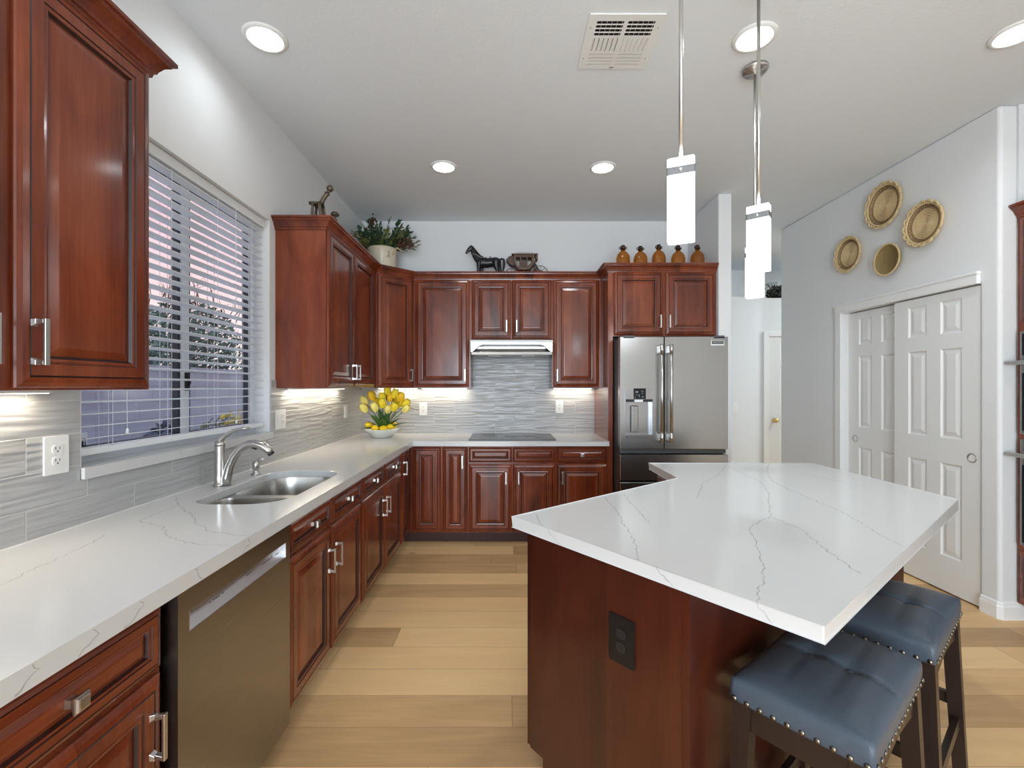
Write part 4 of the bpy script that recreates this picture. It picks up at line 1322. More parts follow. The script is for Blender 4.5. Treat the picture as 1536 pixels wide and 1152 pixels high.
s1 = make_stool()
c1 = Vector((0.874, 1.238))
s1.location = (c1.x, c1.y, 0); s1.rotation_euler = (0, 0, TH)
tag(s1, 'blue leather bar stool nearest the camera, half under the island corner', 'stool', 'blue saddle stools at the island')
s2_ = copy_tree(s1)
c2 = c1 + Vector((0.478, 0.372))
s2_.location = (c2.x, c2.y, 0)
tag(s2_, 'blue leather bar stool farther along the island near the closet doors', 'stool')

# ------------------------------------------------------------------ pendants
M_band = steel('band_steel', (0.26, 0.265, 0.275), 0.35, 'X', 0.03)
def make_pendant():
    r = empty('pendant_lamp', (0, 0, CEIL))
    b = MB(); b.lathe([(0.066, -0.0003), (0.066, -0.012), (0.058, -0.020), (0.012, -0.024), (0.012, -0.034)], n=28); b.build('ceiling_canopy', M_nick, r)
    b = MB(); b.tube([(0, 0, -0.03), (0, 0, -0.955)], 0.0068, 12); b.build('rod', M_nick, r)
    H, D = 0.0415, 0.026
    b = MB(); b.prism(rrect(-H, -D, H, D, 0.007, 4), -1.219, -0.953); sh = b.build('lamp_shade', M_pend, r, bevel=0.002)
    b = MB(); b.prism(rrect(-H - .002, -D - .002, H + .002, D + .002, 0.005, 3), -1.008, -0.982, holes=[rrect(-H - .0003, -D - .0003, H + .0003, D + .0003, 0.005, 3)])
    bd = b.build('band', M_band, sh)
    for sg in (-1, 1):
        b = MB(); b.lathe([(0.0055, 0), (0.005, sg * 0.002), (0.0001, sg * 0.003)], (0, sg * (D + 0.002), -0.995), 12, axis='Y'); b.build('band_screw', M_nick, bd)
    return r

pl = [((0.572, 1.498), 23, 'nearest oblong white glass pendant lamp over the island, before the amber bottles'),
      ((1.040, 1.885), 40, 'middle pendant lamp, its shade overlapping the top of the farthest one'),
      ((1.323, 2.434), 40, 'farthest pendant lamp whose ceiling canopy shows')]
pd0 = make_pendant()
for i, ((x, y), a, lab) in enumerate(pl):
    o = pd0 if i == 0 else copy_tree(pd0)
    o.location = (x, y, CEIL); o.rotation_euler = (0, 0, R(-a))
    tag(o, lab, 'pendant lamp', 'pendants over the island')

# ------------------------------------------------------------------ recessed lamps
def make_can():
    r = empty('recessed_light', (0, 0, CEIL))
    b = MB(); b.lathe([(0.102, -0.0003), (0.101, -0.004), (0.086, -0.010), (0.080, -0.009), (0.080, -0.0003)], n=40); b.build('trim_ring', M_white, r)
    b = MB(); b.lathe([(0.0795, -0.0062), (0.05, -0.0068), (0.0001, -0.007)], n=40); b.build('lens', M_lamp, r)
    ld = bpy.data.lights.new('downlight_lamp', 'AREA'); ld.shape = 'DISK'; ld.size = 0.15
    ld.energy = DOWNLIGHT; ld.color = (0.87, 0.955, 1.0); ld.spread = R(150)
    lo = bpy.data.objects.new('downlight_lamp', ld); lo.location = (0, 0, -0.009); COL.objects.link(lo); lo.parent = r
    return r
cans = [((-1.173, 2.22), 'recessed ceiling light above the window wall'), ((1.203, 2.216), 'recessed ceiling light beside the pendant rods'),
        ((-0.485, 3.518), 'recessed ceiling light above the back cabinets, left of the vent'), ((0.742, 3.529), 'recessed ceiling light in front of the refrigerator cabinets'),
        ((2.446, 2.19), 'recessed ceiling light at the pantry side, cut by the photo edge'),
        ((-0.4, 0.3), 'unseen recessed fill light added over the near aisle'), ((2.3, -0.6), 'unseen recessed fill light added over the near seating side'),  # from here on unseen lights, added as fill for the room
        ((-0.4, -1.8), 'unseen recessed fill light added far behind on the window side'), ((1.8, -1.8), 'unseen recessed fill light added far behind on the open side'),
        ((0.7, -3.0), 'unseen recessed fill light added at the rear wall opening'), ((3.1, -2.8), 'unseen recessed fill light added in the rear open corner')]
c0 = make_can()
for i, ((x, y), lab) in enumerate(cans):
    o = c0 if i == 0 else copy_tree(c0)
    o.location = (x, y, CEIL)
    if i == 0:                                   # the run is dimmed; two keep more light
        o1 = o
    elif i == 1:
        dim = [c for c in o1.children if c.type == 'LIGHT'][0]
        dim.data = dim.data.copy(); dim.data.energy = DOWNLIGHT * 0.10
        dim = [c for c in o.children if c.type == 'LIGHT'][0]
        dim.data = dim.data.copy(); dim.data.energy = DOWNLIGHT * 0.55
    elif i == 4:
        dim = [c for c in o.children if c.type == 'LIGHT'][0]
        dim.data = dim.data.copy(); dim.data.energy = DOWNLIGHT * 0.3
    tag(o, lab, 'ceiling light', 'recessed ceiling lights')

# ------------------------------------------------------------------ air vent
r = empty('air_vent', (0.5535, 2.250, CEIL), 0, 'white square ceiling air register with curved louvers', 'vent')
r.scale = (1, 1, 0.5)
HV = 0.1775
def hole(x0, y0, x1, y1): return rrect(x0, y0, x1, y1, 0.006, 2)
hs_ = []
for i in range(4):
    y = -0.140 + i * 0.0235
    hs_ += [hole(-0.135, y, -0.008, y + 0.016), hole(0.010, y, 0.137, y + 0.016)]
for i in range(6):
    x = -0.138 + i * 0.0225
    hs_.append(hole(x, -0.040, x + 0.013, 0.050))
    x = 0.014 + i * 0.0225
    hs_.append(hole(x, -0.040, x + 0.013, 0.050))
for i in range(4):
    y = 0.066 + i * 0.0235
    hs_ += [hole(-0.137, y, -0.008, y + 0.014), hole(0.010, y, 0.137, y + 0.014)]
b = MB(); b.prism([(-HV, -HV), (HV, -HV), (HV, HV), (-HV, HV)], -0.012, -0.0105, holes=hs_)
for q in ((-HV, -HV, HV, -HV + 0.004), (-HV, HV - 0.004, HV, HV), (-HV, -HV, -HV + 0.004, HV), (HV - 0.004, -HV, HV, HV)):
    b.box(q[0], q[1], -0.0105, q[2], q[3], -0.0003)
pl_ = b.build('face_plate', M_white, r)
b = MB(); b.box(-HV + 0.006, -HV + 0.006, -0.0020, HV - 0.006, HV - 0.006, -0.0008); b.build('duct_shade_backing', M_black, r)  # black sheet put in for the darkness behind the slots
b = MB()
for i in range(4):      # blades: the far ones close towards this side, the near ones open
    y = 0.066 + i * 0.0235
    for xa, xb in ((-0.137, -0.008), (0.010, 0.137)):
        b.prism([(y - 0.001, -0.0118), (y + 0.0005, -0.0118), (y + 0.020, -0.0055), (y + 0.0185, -0.0050)], xa, xb, mp=lambda a, c, e: Vector((e, a, c)))
for i in range(6):
    for x, sg in ((-0.138 + i * 0.0225, 1), (0.014 + i * 0.0225, -1)):
        xe = x if sg > 0 else x + 0.013
        b.prism([(xe - sg * 0.001, -0.0118), (xe + sg * 0.0005, -0.0118), (xe + sg * 0.011, -0.0058), (xe + sg * 0.010, -0.0052)][::sg], -0.040, 0.050, mp=lambda a, c, e: Vector((a, e, c)))
for i in range(4):
    y = -0.140 + i * 0.0235
    for x in [-0.112 + 0.024 * k for k in range(5)] + [0.032 + 0.024 * k for k in range(5)]:
        b.box(x, y, -0.007, x + 0.0015, y + 0.016, -0.0045)
b.build('louvers', M_white, r)
b = MB()
for x, y in ((-0.160, -0.10), (0.160, -0.10), (-0.160, 0.10), (0.160, 0.10)):
    b.lathe([(0.004, -0.0121), (0.003, -0.0135), (0.0001, -0.014)], (x, y, 0), 10)
b.build('screw', M_nick, r)
b = MB(); b.tube([(0, 0.164, -0.012), (0, 0.166, -0.026), (0.002, 0.171, -0.031)], 0.002, 6); b.box(-0.012, 0.162, -0.0135, 0.012, 0.168, -0.0121); b.build('damper_lever', M_nick, r)

# ------------------------------------------------------------------ wall oven tower at the right edge
r = empty('oven_cabinet', (3.062, 2.735, 0), R(-90), 'tall cherry oven cabinet at the right edge of the picture', 'cabinet')
b = MB(); b.box(0, 0, 0.10, 0.80, 0.645, 2.42); b.build('body', M_wood, r)
b = MB(); b.box(0, 0.075, 0, 0.80, 0.63, 0.0995); b.build('toe_kick', M_kick, r)
for x in (0.02, 0.405):
    o = front_panel('door', 0.375, 0.62, r, x, 1.78); bar_handle(o, 0.345 if x < .1 else 0.03, 0.06, 0.17)
o = front_panel('drawer', 0.76, 0.30, r, 0.02, 0.125)
square_knob(o, 0.38, 0.15)
b = MB(); b.sweep([(0.0, 0.0), (0.80, 0.0)], CPROF, closed_ends=True)
b.build('crown', M_wood, r, loc=(0, 0, 0))
for nm, z0_, z1_, zh, lab in (('microwave_oven', 1.115, 1.72, 1.535, 'built-in stainless upper oven with bar handle at the right edge'),
                              ('wall_oven', 0.46, 1.085, 0.995, 'built-in stainless lower oven with bar handle at the right edge')):
    ov = empty(nm, (3.062 - 0.0005, 2.735, 0), R(-90), lab, 'oven', 'built-in ovens')
    b = MB(); b.box(0.035, -0.028, z0_, 0.765, -0.0005, z1_); b.build('frame', M_steel, ov, bevel=0.003)
    b = MB(); b.box(0.05, -0.032, z0_ + 0.02, 0.75, -0.0285, zh - 0.06); b.build('oven_door', M_glassb, ov)
    if z1_ - zh > 0.1:
        b = MB(); b.box(0.05, -0.032, zh + 0.045, 0.75, -0.0285, z1_ - 0.015); b.build('control_panel', M_glassb, ov)
    b = MB(); b.tube([(0.02, -0.082, zh), (0.78, -0.082, zh)], 0.0125, 14)
    for x in (0.07, 0.73): b.tube([(x, -0.082, zh), (x, -0.0285, zh)], 0.010, 10)
    b.build('handle', M_nick, ov)

# ------------------------------------------------------------------ coiled baskets on the pantry wall
M_straw = plain('straw_coil', (0.68, 0.51, 0.28), 0.75, bump=0.4, bscale=260, var=0.22, vscale=60)
M_strawd = plain('brown_straw', (0.31, 0.195, 0.095), 0.8, bump=0.4, bscale=260, var=0.25, vscale=60)
M_strawp = plain('pale_straw', (0.62, 0.47, 0.25), 0.75, bump=0.3, bscale=260, var=0.15, vscale=60)
M_grass = plain('olive_straw', (0.27, 0.19, 0.075), 0.8, bump=0.5, bscale=220, var=0.35, vscale=70)

def lace_basket(loc, rad, label):
    # axis along local -X (into the room)
    r = empty('wall_basket', loc, 0, label, 'basket', 'woven baskets on the pantry wall')
    nr = 10; rc = rad * 0.66; pr = []
    b = MB()
    for i in range(nr):
        q0, q1 = rc * i / nr, rc * (i + 1) / nr
        zf = lambda q: 0.010 + 0.006 * (q / rc) ** 2
        dq = q1 - q0
        b.lathe([(max(0.0005, q0), -zf(q0)), (q0 + dq * 0.28, -zf(q0) - 0.001)], n=48, axis='X', mi=1, caps=False)
        b.lathe([(q0 + dq * 0.28, -zf(q0) - 0.001), (q0 + dq * 0.42, -zf(q0) - 0.007), (q0 + dq * 0.8, -zf(q1) - 0.007), (q1, -zf(q1))], n=48, axis='X', mi=0, caps=False)
    b.lathe([(rc, -0.016), (rc, -0.001)], n=48, axis='X', mi=0, caps=False)
    b.build('coiled_centre', [M_straw, M_strawd], r, norm=False)
    b = MB()
    m = 22
    pts = lambda q, a, d: (-(d), q * math.cos(a), q * math.sin(a))
    for ph in (0, math.pi / m):
        zig = []
        for i in range(2 * m + 1):
            a = math.pi * i / m + ph
            zig.append(pts(rad * (0.69 if i % 2 == 0 else 0.86), a, 0.021 if i % 2 == 0 else 0.035))
        b.tube(zig, 0.0034, 6, caps=False)
    b.tube([pts(rad * 0.68, 2 * math.pi * i / 60, 0.021) for i in range(61)], 0.006, 6, caps=False)
    b.build('zigzag_lattice', M_strawd, r)
    b = MB()
    sidew = [(rad * 0.66, -0.015), (rad * 0.76, -0.022), (rad * 0.86, -0.032), (rad * 0.87, -0.027), (rad * 0.76, -0.014), (rad * 0.66, -0.008)]
    b.lathe(sidew + sidew[:1], n=60, axis='X', caps=False); b.build('side', M_straw, r)
    b = MB(); n = 16
    for i in range(n):
        a0 = 2 * math.pi * i / n
        loop = []
        for k in range(9):
            t = k / 8
            a = a0 + (t - 0.5) * (2 * math.pi / n) * 1.25
            q = rad * (0.86 + 0.125 * math.sin(math.pi * t))
            loop.append(pts(q, a, 0.034 + 0.012 * math.sin(math.pi * t)))
        b.tube(loop, 0.0085, 6)
    b.tube([pts(rad * 0.87, 2 * math.pi * i / 60, 0.036) for i in range(61)], 0.008, 6, caps=False)
    b.build('scalloped_rim', M_strawp, r)
    return r
lace_basket((XR - 0.0005, 3.545, 2.803), 0.175, 'topmost and largest woven basket with scalloped rim on the pantry wall')
lace_basket((XR - 0.0005, 3.205, 2.540), 0.157, 'scalloped woven basket highest above the closet header at the right')
lace_basket((XR - 0.0005, 3.915, 2.527), 0.152, 'scalloped woven basket nearest the hall end of the pantry wall')
r = empty('wall_basket', (XR - 0.0005, 3.496, 2.367), 0, 'small olive bowl basket with pale stitched rim, lowest on the pantry wall', 'basket', 'woven baskets on the pantry wall')
pr = []
for i in range(10):
    for fr, hg in ((0.0, 0.0), (0.5, 0.005)):
        q = 0.115 * (i + fr) / 10
        pr.append((max(0.0005, q), -(0.008 + hg + 0.045 * (q / 0.115) ** 3)))
pr += [(0.116, -0.052), (0.108, -0.030), (0.07, -0.001)]
b = MB(); b.lathe(pr, n=48, axis='X'); b.build('coiled_bowl', M_grass, r)
b = MB()
for i in range(52):
    a = 2 * math.pi * i / 52
    b.tube([(-0.050, 0.110 * math.cos(a), 0.110 * math.sin(a)), (-0.060, 0.117 * math.cos(a), 0.117 * math.sin(a)), (-0.050, 0.124 * math.cos(a), 0.124 * math.sin(a))], 0.0038, 5)
b.tube([(-0.053, 0.117 * math.cos(2 * math.pi * i / 48), 0.117 * math.sin(2 * math.pi * i / 48)) for i in range(49)], 0.005, 6, caps=False)
b.build('stitched_rim', M_strawp, r)

# ------------------------------------------------------------------ amber bottles
def amber():
    m, nt, b = new_mat('amber_glass')
    N, L = nt.nodes, nt.links
    tr = N.new('ShaderNodeBsdfTransparent'); tr.inputs[0].default_value = (0.78, 0.43, 0.085, 1)
    df = N.new('ShaderNodeBsdfDiffuse'); df.inputs[0].default_value = (0.42, 0.165, 0.016, 1)
    gl = N.new('ShaderNodeBsdfGlossy'); gl.inputs['Roughness'].default_value = 0.08
    m1 = N.new('ShaderNodeMixShader'); m1.inputs[0].default_value = 0.22
    L.new(tr.outputs[0], m1.inputs[1]); L.new(df.outputs[0], m1.inputs[2])
    lw = N.new('ShaderNodeLayerWeight'); lw.inputs['Blend'].default_value = 0.5
    f = math_node(nt, 'MULTIPLY_ADD', math_node(nt, 'POWER', lw.outputs['Facing'], 4.0), 0.6, 0.06)
    m2 = N.new('ShaderNodeMixShader')
    L.new(f, m2.inputs[0]); L.new(m1.outputs[0], m2.inputs[1]); L.new(gl.outputs[0], m2.inputs[2])
    L.new(m2.outputs[0], N['Material Output'].inputs['Surface'])
    return m
M_amber = amber()
M_neck = plain('dark_amber', (0.045, 0.018, 0.008), 0.15, var=0.2)
def make_bottle():
    r = empty('amber_bottle', (0, 0, 0))
    b = MB()
    b.lathe([(0.0001, 0.002), (0.050, 0.0), (0.058, 0.006), (0.062, 0.02), (0.062, 0.135), (0.058, 0.160), (0.046, 0.185), (0.030, 0.200), (0.021, 0.208), (0.019, 0.216), (0.0001, 0.2161)], n=32)
    b.build('glass_body', M_amber, r)
    b = MB(); b.lathe([(0.0195, 0.2162), (0.0195, 0.228), (0.025, 0.231), (0.025, 0.237), (0.019, 0.240), (0.018, 0.258), (0.0001, 0.260)], n=20)
    for sg in (-1, 1):
        b.tube([(sg * 0.018, 0, 0.246), (sg * 0.034, 0, 0.244), (sg * 0.036, 0, 0.234), (sg * 0.020, 0, 0.221)], 0.004, 8)
    b.build('neck', M_neck, r)
    return r
bl = [(934.5, 0.0, 'at the left end of the row'), (960.5, -0.012, 'second from the left end of the row, the shortest'),
      (988.0, 0.010, 'in the middle of the row'), (1017.0, -0.004, 'fourth from the left, under the pendant shade'), (1046.0, 0.004, 'at the right end of the row')]
for i, (px, dz, lab) in enumerate(bl):
    o = make_bottle() if i == 0 else copy_tree(b0)
    if i == 0: b0 = o
    o.location = ((px - 760) * 4.17 / F, 4.17, UZ1 + 0.0005)
    o.scale = (1, 1, 1.02 + dz * 2.5)
    o.rotation_euler = (0, 0, i * 0.12)
    tag(o, 'amber glass jug above the refrigerator, ' + lab, 'bottle', 'amber bottles above the refrigerator')

# ------------------------------------------------------------------ horse and stagecoach above the hood cabinet
M_iron = plain('black_cast', (0.012, 0.012, 0.014), 0.38, var=0.25, vscale=30)
HB = UZ1 + 0.0005
r = empty('horse_figurine', (-0.205, 4.49, HB), 0, 'black standing horse figurine with reins on the back cabinets', 'figurine')
b = MB()
b.tube([(0.150, 0, 0.205), (0.135, 0, 0.203), (0.105, 0, 0.202), (0.060, 0, 0.196), (0.010, 0, 0.190), (-0.035, 0, 0.195), (-0.070, 0, 0.205), (-0.088, 0, 0.212)],
       [0.010, (0.032, 0.030), (0.046, 0.042), (0.046, 0.044), (0.048, 0.046), (0.054, 0.046), (0.044, 0.038), 0.016], 16)
b.tube([(-0.045, 0, 0.205), (-0.080, 0, 0.240), (-0.108, 0, 0.280), (-0.128, 0, 0.318), (-0.142, 0, 0.340)], [(0.046, 0.030), (0.042, 0.026), (0.034, 0.022), (0.027, 0.018), (0.021, 0.015)], 14)
b.tube([(-0.128, 0, 0.346), (-0.145, 0, 0.342), (-0.165, 0, 0.322), (-0.183, 0, 0.298), (-0.196, 0, 0.282)], [0.012, (0.023, 0.018), (0.021, 0.015), (0.014, 0.012), (0.011, 0.010)], 12)
for sy in (-1, 1):
    b.tube([(-0.140, sy * 0.009, 0.350), (-0.144, sy * 0.012, 0.372)], [0.007, 0.0028], 6)
for sy, dx in ((-1, -0.014), (1, 0.022)):
    b.tube([(-0.060 + dx * 0.3, sy * 0.024, 0.195), (-0.060 + dx * 0.6, sy * 0.027, 0.145), (-0.058 + dx, sy * 0.028, 0.098), (-0.062 + dx, sy * 0.028, 0.050), (-0.066 + dx, sy * 0.028, 0.020), (-0.068 + dx, sy * 0.028, 0.0015)],
           [0.030, 0.020, 0.014, 0.0095, 0.012, 0.015], 10)
    b.tube([(0.105 + dx * 0.3, sy * 0.022, 0.200), (0.110 + dx * 0.6, sy * 0.026, 0.150), (0.128 + dx, sy * 0.027, 0.108), (0.118 + dx, sy * 0.027, 0.055), (0.114 + dx, sy * 0.027, 0.020), (0.110 + dx, sy * 0.027, 0.0015)],
           [0.042, 0.030, 0.016, 0.0105, 0.012, 0.015], 10)
ho = b.build('body', M_iron, r)
rm = ho.modifiers.new('one_skin', 'REMESH'); rm.mode = 'VOXEL'; rm.voxel_size = 0.0045; rm.use_smooth_shade = True
b = MB(); b.tube([(0.138, 0, 0.218), (0.158, 0, 0.232), (0.176, 0, 0.222), (0.180, 0, 0.185), (0.176, 0, 0.145), (0.168, 0, 0.105)], [0.010, 0.011, 0.012, 0.013, 0.011, 0.004], 10); b.build('tail', M_iron, r)
b = MB()
for i in range(9):
    t = i / 8
    p = Vector((-0.140, 0, 0.352)).lerp(Vector((-0.060, 0, 0.252)), t)
    b.tube([p + Vector((0.004, 0, 0.0)), p + Vector((0.014, -0.012, -0.004)), p + Vector((0.016, -0.024, -0.03))], [0.007, 0.006, 0.002], 6)
b.build('mane', M_iron, r)
b = MB()
b.tube([(-0.010, -0.044, 0.215), (0.0, 0, 0.242), (0.010, 0.044, 0.215)], 0.008, 6); b.tube([(-0.03, 0, 0.243), (-0.035, 0, 0.258)], 0.006, 6); b.tube([(0.04, 0, 0.242), (0.045, 0, 0.255)], 0.006, 6)
b.build('saddle', M_iron, r)
M_rein = plain('pale_rein', (0.42, 0.40, 0.36), 0.5, var=0.1)
b = MB()
b.tube([(-0.188, -0.012, 0.292), (-0.15, -0.035, 0.268), (-0.12, -0.042, 0.255)], 0.0016, 5)
b.tube([(-0.125, -0.036, 0.275), (-0.085, -0.045, 0.255), (-0.035, -0.050, 0.226)], 0.0022, 5)
b.build('reins', M_rein, r)

M_coach = plain('coach_brown', (0.085, 0.045, 0.03), 0.5, var=0.3, vscale=25)
M_coachl = plain('coach_rib', (0.20, 0.125, 0.085), 0.5, var=0.2, vscale=25)
r = empty('stagecoach_figurine', (0.168, 4.49, HB), 0, 'brown wooden model stagecoach behind the black horse figurine', 'figurine')
b = MB()
prof = [(-0.095, 0.255), (0.100, 0.255), (0.100, 0.170), (0.060, 0.118), (0.030, 0.108), (-0.030, 0.108), (-0.060, 0.118), (-0.100, 0.160)]
wn_ = [[(-0.075, 0.230), (-0.040, 0.230), (-0.040, 0.142), (-0.060, 0.150), (-0.075, 0.175)], [(-0.026, 0.230), (0.022, 0.230), (0.022, 0.190), (-0.026, 0.190)], [(0.036, 0.230), (0.074, 0.230), (0.074, 0.178), (0.036, 0.145)]]
for ya, yb in ((-0.062, -0.056), (0.056, 0.062)):
    b.prism(prof, ya, yb, holes=wn_, mp=mXZ)
b.box(-0.060, -0.056, 0.110, 0.060, 0.056, 0.116); b.box(-0.100, -0.056, 0.165, -0.094, 0.056, 0.255); b.box(0.094, -0.056, 0.175, 0.100, 0.056, 0.255)
b.build('coach_body', M_coach, r)
b = MB(); b.box(-0.120, -0.068, 0.2555, 0.135, 0.068, 0.266); b.box(0.112, -0.055, 0.215, 0.134, 0.055, 0.255); b.build('roof', M_coach, r)
b = MB()
for y in (-0.055, 0.055):
    b.tube([(-0.07, y, 0.279), (0.085, y, 0.279)], 0.002, 5)
    for x in (-0.07, -0.03, 0.01, 0.05, 0.085): b.tube([(x, y, 0.266), (x, y, 0.279)], 0.0018, 5)
b.build('roof_rail', M_rein, r)
b = MB()
for y in (-0.066, 0.066):
    b.tube([(-0.088, y, 0.252), (-0.090, y, 0.200), (-0.080, y, 0.160), (-0.050, y, 0.125), (0.0, y, 0.112), (0.050, y, 0.125), (0.082, y, 0.165), (0.088, y, 0.205), (0.088, y, 0.252)], 0.0085, 8)
    b.tube([(-0.033, y, 0.252), (-0.033, y, 0.118)], 0.005, 6); b.tube([(0.029, y, 0.252), (0.029, y, 0.118)], 0.005, 6)
b.build('frame_ribs', M_coachl, r)
b = MB(); b.prism([(-0.172, 0.212), (-0.140, 0.245), (-0.102, 0.243), (-0.102, 0.150), (-0.140, 0.170)], -0.055, 0.055, mp=mXZ); b.build('driver_box', M_coach, r)
b = MB(); b.prism([(0.1005, 0.200), (0.150, 0.110), (0.190, 0.095), (0.192, 0.085), (0.140, 0.085), (0.090, 0.120)], -0.05, 0.05, mp=mXZ); b.build('luggage_boot', M_iron, r)
for (x, rad_) in ((-0.125, 0.058), (0.155, 0.072)):
    for y in (-0.088, 0.080):
        b = MB()
        b.tube([(x + rad_ * math.cos(2 * math.pi * i / 28), y + 0.004, 0.001 + rad_ + rad_ * math.sin(2 * math.pi * i / 28) * 0.94) for i in range(29)], 0.004, 6, caps=False)
        for k in range(8):
            a = math.pi * k / 4
            b.tube([(x, y + 0.004, 0.001 + rad_), (x + rad_ * math.cos(a), y + 0.004, 0.001 + rad_ + rad_ * 0.94 * math.sin(a))], 0.0024, 5)
        b.lathe([(0.009, 0), (0.009, 0.010), (0.0001, 0.012)], (x, y - 0.002, 0.001 + rad_), 10, axis='Y')
        b.build('wheel', M_coachl, r)
b = MB()
for x, rad_ in ((-0.125, 0.058), (0.155, 0.072)): b.tube([(x, -0.082, 0.001 + rad_), (x, 0.084, 0.001 + rad_)], 0.004, 6)
b.tube([(-0.165, 0, 0.075), (-0.125, 0, 0.060), (0.155, 0, 0.073)], 0.005, 6); b.tube([(-0.04, 0.0, 0.108), (-0.04, 0.0, 0.066)], 0.012, 6); b.tube([(0.05, 0.0, 0.112), (0.05, 0.0, 0.07)], 0.012, 6)
b.build('undercarriage', M_coach, r)

# ------------------------------------------------------------------ cast press and small crank mill on the left cabinet
M_bronze = plain('aged_bronze', (0.13, 0.10, 0.07), 0.42, metal=0.7, var=0.35, vscale=40)
r = empty('cast_iron_press', (-1.262, 3.06, HB), 0, 'antique dark cast metal press with ball-ended lever on top of the window-side cabinet', 'ornament')
b = MB()
b.box(-0.060, -0.045, 0.0, 0.050, 0.045, 0.060)
for y in (-0.03, 0.03):
    b.tube([(-0.052, y, 0.062), (-0.030, y, 0.100), (-0.026, y, 0.165), (-0.024, y, 0.195)], [0.016, 0.011, 0.009, 0.010], 8)
    b.tube([(0.046, y, 0.062), (0.032, y, 0.100), (0.022, y, 0.165), (0.018, y, 0.200)], [0.018, 0.014, 0.012, 0.012], 8)
b.tube([(-0.022, 0, 0.062), (-0.014, 0, 0.16)], 0.009, 8)
b.build('stand', M_bronze, r)
b = MB(); b.tube([(-0.060, 0, 0.205), (-0.035, 0, 0.205), (0.0, 0, 0.198), (0.024, 0, 0.198)], [0.012, 0.013, 0.017, 0.016], 10); b.box(-0.035, -0.034, 0.190, 0.026, 0.034, 0.202); b.build('barrel', M_bronze, r)
b = MB(); b.tube([(0.018, 0, 0.195), (0.030, 0, 0.225), (0.052, 0, 0.258), (0.064, 0, 0.272)], [0.018, 0.014, 0.014, 0.019], 10); b.ball((0.078, 0, 0.302), 0.023, 14); b.tube([(0.064, 0, 0.272), (0.074, 0, 0.290)], [0.010, 0.012], 8); b.build('lever', M_bronze, r)
r = empty('crank_mill', (-1.252, 3.24, HB), 0, 'small dark crank handle with knob beside the cast press', 'ornament')
b = MB(); b.lathe([(0.034, 0.0), (0.034, 0.010), (0.020, 0.018), (0.014, 0.09), (0.012, 0.118), (0.0001, 0.121)], n=16); b.build('base', M_bronze, r)
b = MB(); b.tube([(0, 0, 0.112), (0.004, 0, 0.135), (0.022, 0, 0.150), (0.034, 0, 0.154)], 0.0085, 8)
b.lathe([(0.016, 0.148), (0.019, 0.156), (0.009, 0.167), (0.009, 0.180), (0.028, 0.188), (0.031, 0.199), (0.020, 0.211), (0.0001, 0.214)], (0.034, 0, 0), 16); b.build('crank', M_bronze, r)

# ------------------------------------------------------------------ stoneware crock with mixed greenery in the corner
r = empty('potted_greenery', (-1.175, 4.32, HB), 0, 'cream stoneware crock holding mixed dark green foliage above the corner cabinet', 'plant')
M_crock = plain('cream_stoneware', (0.60, 0.53, 0.40), 0.28, var=0.12, vscale=20)
b = MB(); b.lathe([(0.0001, 0.004), (0.118, 0.0), (0.125, 0.008), (0.128, 0.06), (0.128, 0.235), (0.134, 0.243), (0.136, 0.270), (0.130, 0.276), (0.120, 0.272), (0.118, 0.22), (0.0001, 0.20)], n=40)
cr_ = b.build('crock', M_crock, r)
M_ink = plain('blue_black_ink', (0.05, 0.05, 0.06), 0.5, var=0.1)
am = R(-50)
text_mesh('crock_mark', '2', 0.058, M_ink, cr_, (0.1292 * math.cos(am), 0.1292 * math.sin(am), 0.185), (R(90), 0, am + R(90)))
b = MB()
for i in range(9):
    a = am + (i - 4) * 0.04
    if i: b.tube([(0.129 * math.cos(a - 0.04), 0.129 * math.sin(a - 0.04), 0.174), (0.129 * math.cos(a), 0.129 * math.sin(a), 0.174)], 0.0022, 5)
b.build('crock_line', M_ink, cr_)
b = MB()
b.tube([(0.112, -0.065, 0.20), (0.125, -0.075, 0.225), (0.155, -0.09, 0.262), (0.19, -0.06, 0.245), (0.20, -0.02, 0.235)], 0.005, 8)
b.tube([(-0.118, -0.055, 0.20), (-0.150, -0.05, 0.22), (-0.185, -0.04, 0.25), (-0.15, 0.02, 0.25)], 0.005, 8)
b.build('wire_handle', M_strawp, cr_)
M_leafs = [leaf_mat('deep_green_leaf', (0.015, 0.045, 0.018), (0.05, 0.10, 0.045)), leaf_mat('yellow_green_leaf', (0.10, 0.13, 0.025), (0.22, 0.22, 0.06)), leaf_mat('grey_green_leaf', (0.09, 0.13, 0.08), (0.17, 0.21, 0.13))]
rr = random.Random(12)

def blade(mb, base, d, L_, w, droop=0.3, n=5, mi=0, up=None):
    d = Vector(d).normalized()
    side = d.cross(Vector((0, 0, 1)))
    if side.length < 0.05: side = Vector((1, 0, 0))
    side.normalize()
    side = (side + Vector((rr.uniform(-.4, .4), rr.uniform(-.4, .4), rr.uniform(-.4, .4)))).normalized()
    nrm = side.cross(d)
    prev = None
    for i in range(n + 1):
        t = i / n
        p = Vector(base) + d * L_ * t + Vector((0, 0, -droop * L_ * t * t))
        ww = w * math.sin(math.pi * min(1, 0.12 + 0.88 * t)) ** 0.8 if t < 1 else 0.0004
        cur = (mb.bm.verts.new(p - side * ww), mb.bm.verts.new(p - nrm * ww * 0.3), mb.bm.verts.new(p + side * ww))
        if prev:
            mb.face([prev[0], prev[1], cur[1], cur[0]], mi, True); mb.face([prev[1], prev[2], cur[2], cur[1]], mi, True)
        prev = cur
fm = MB()
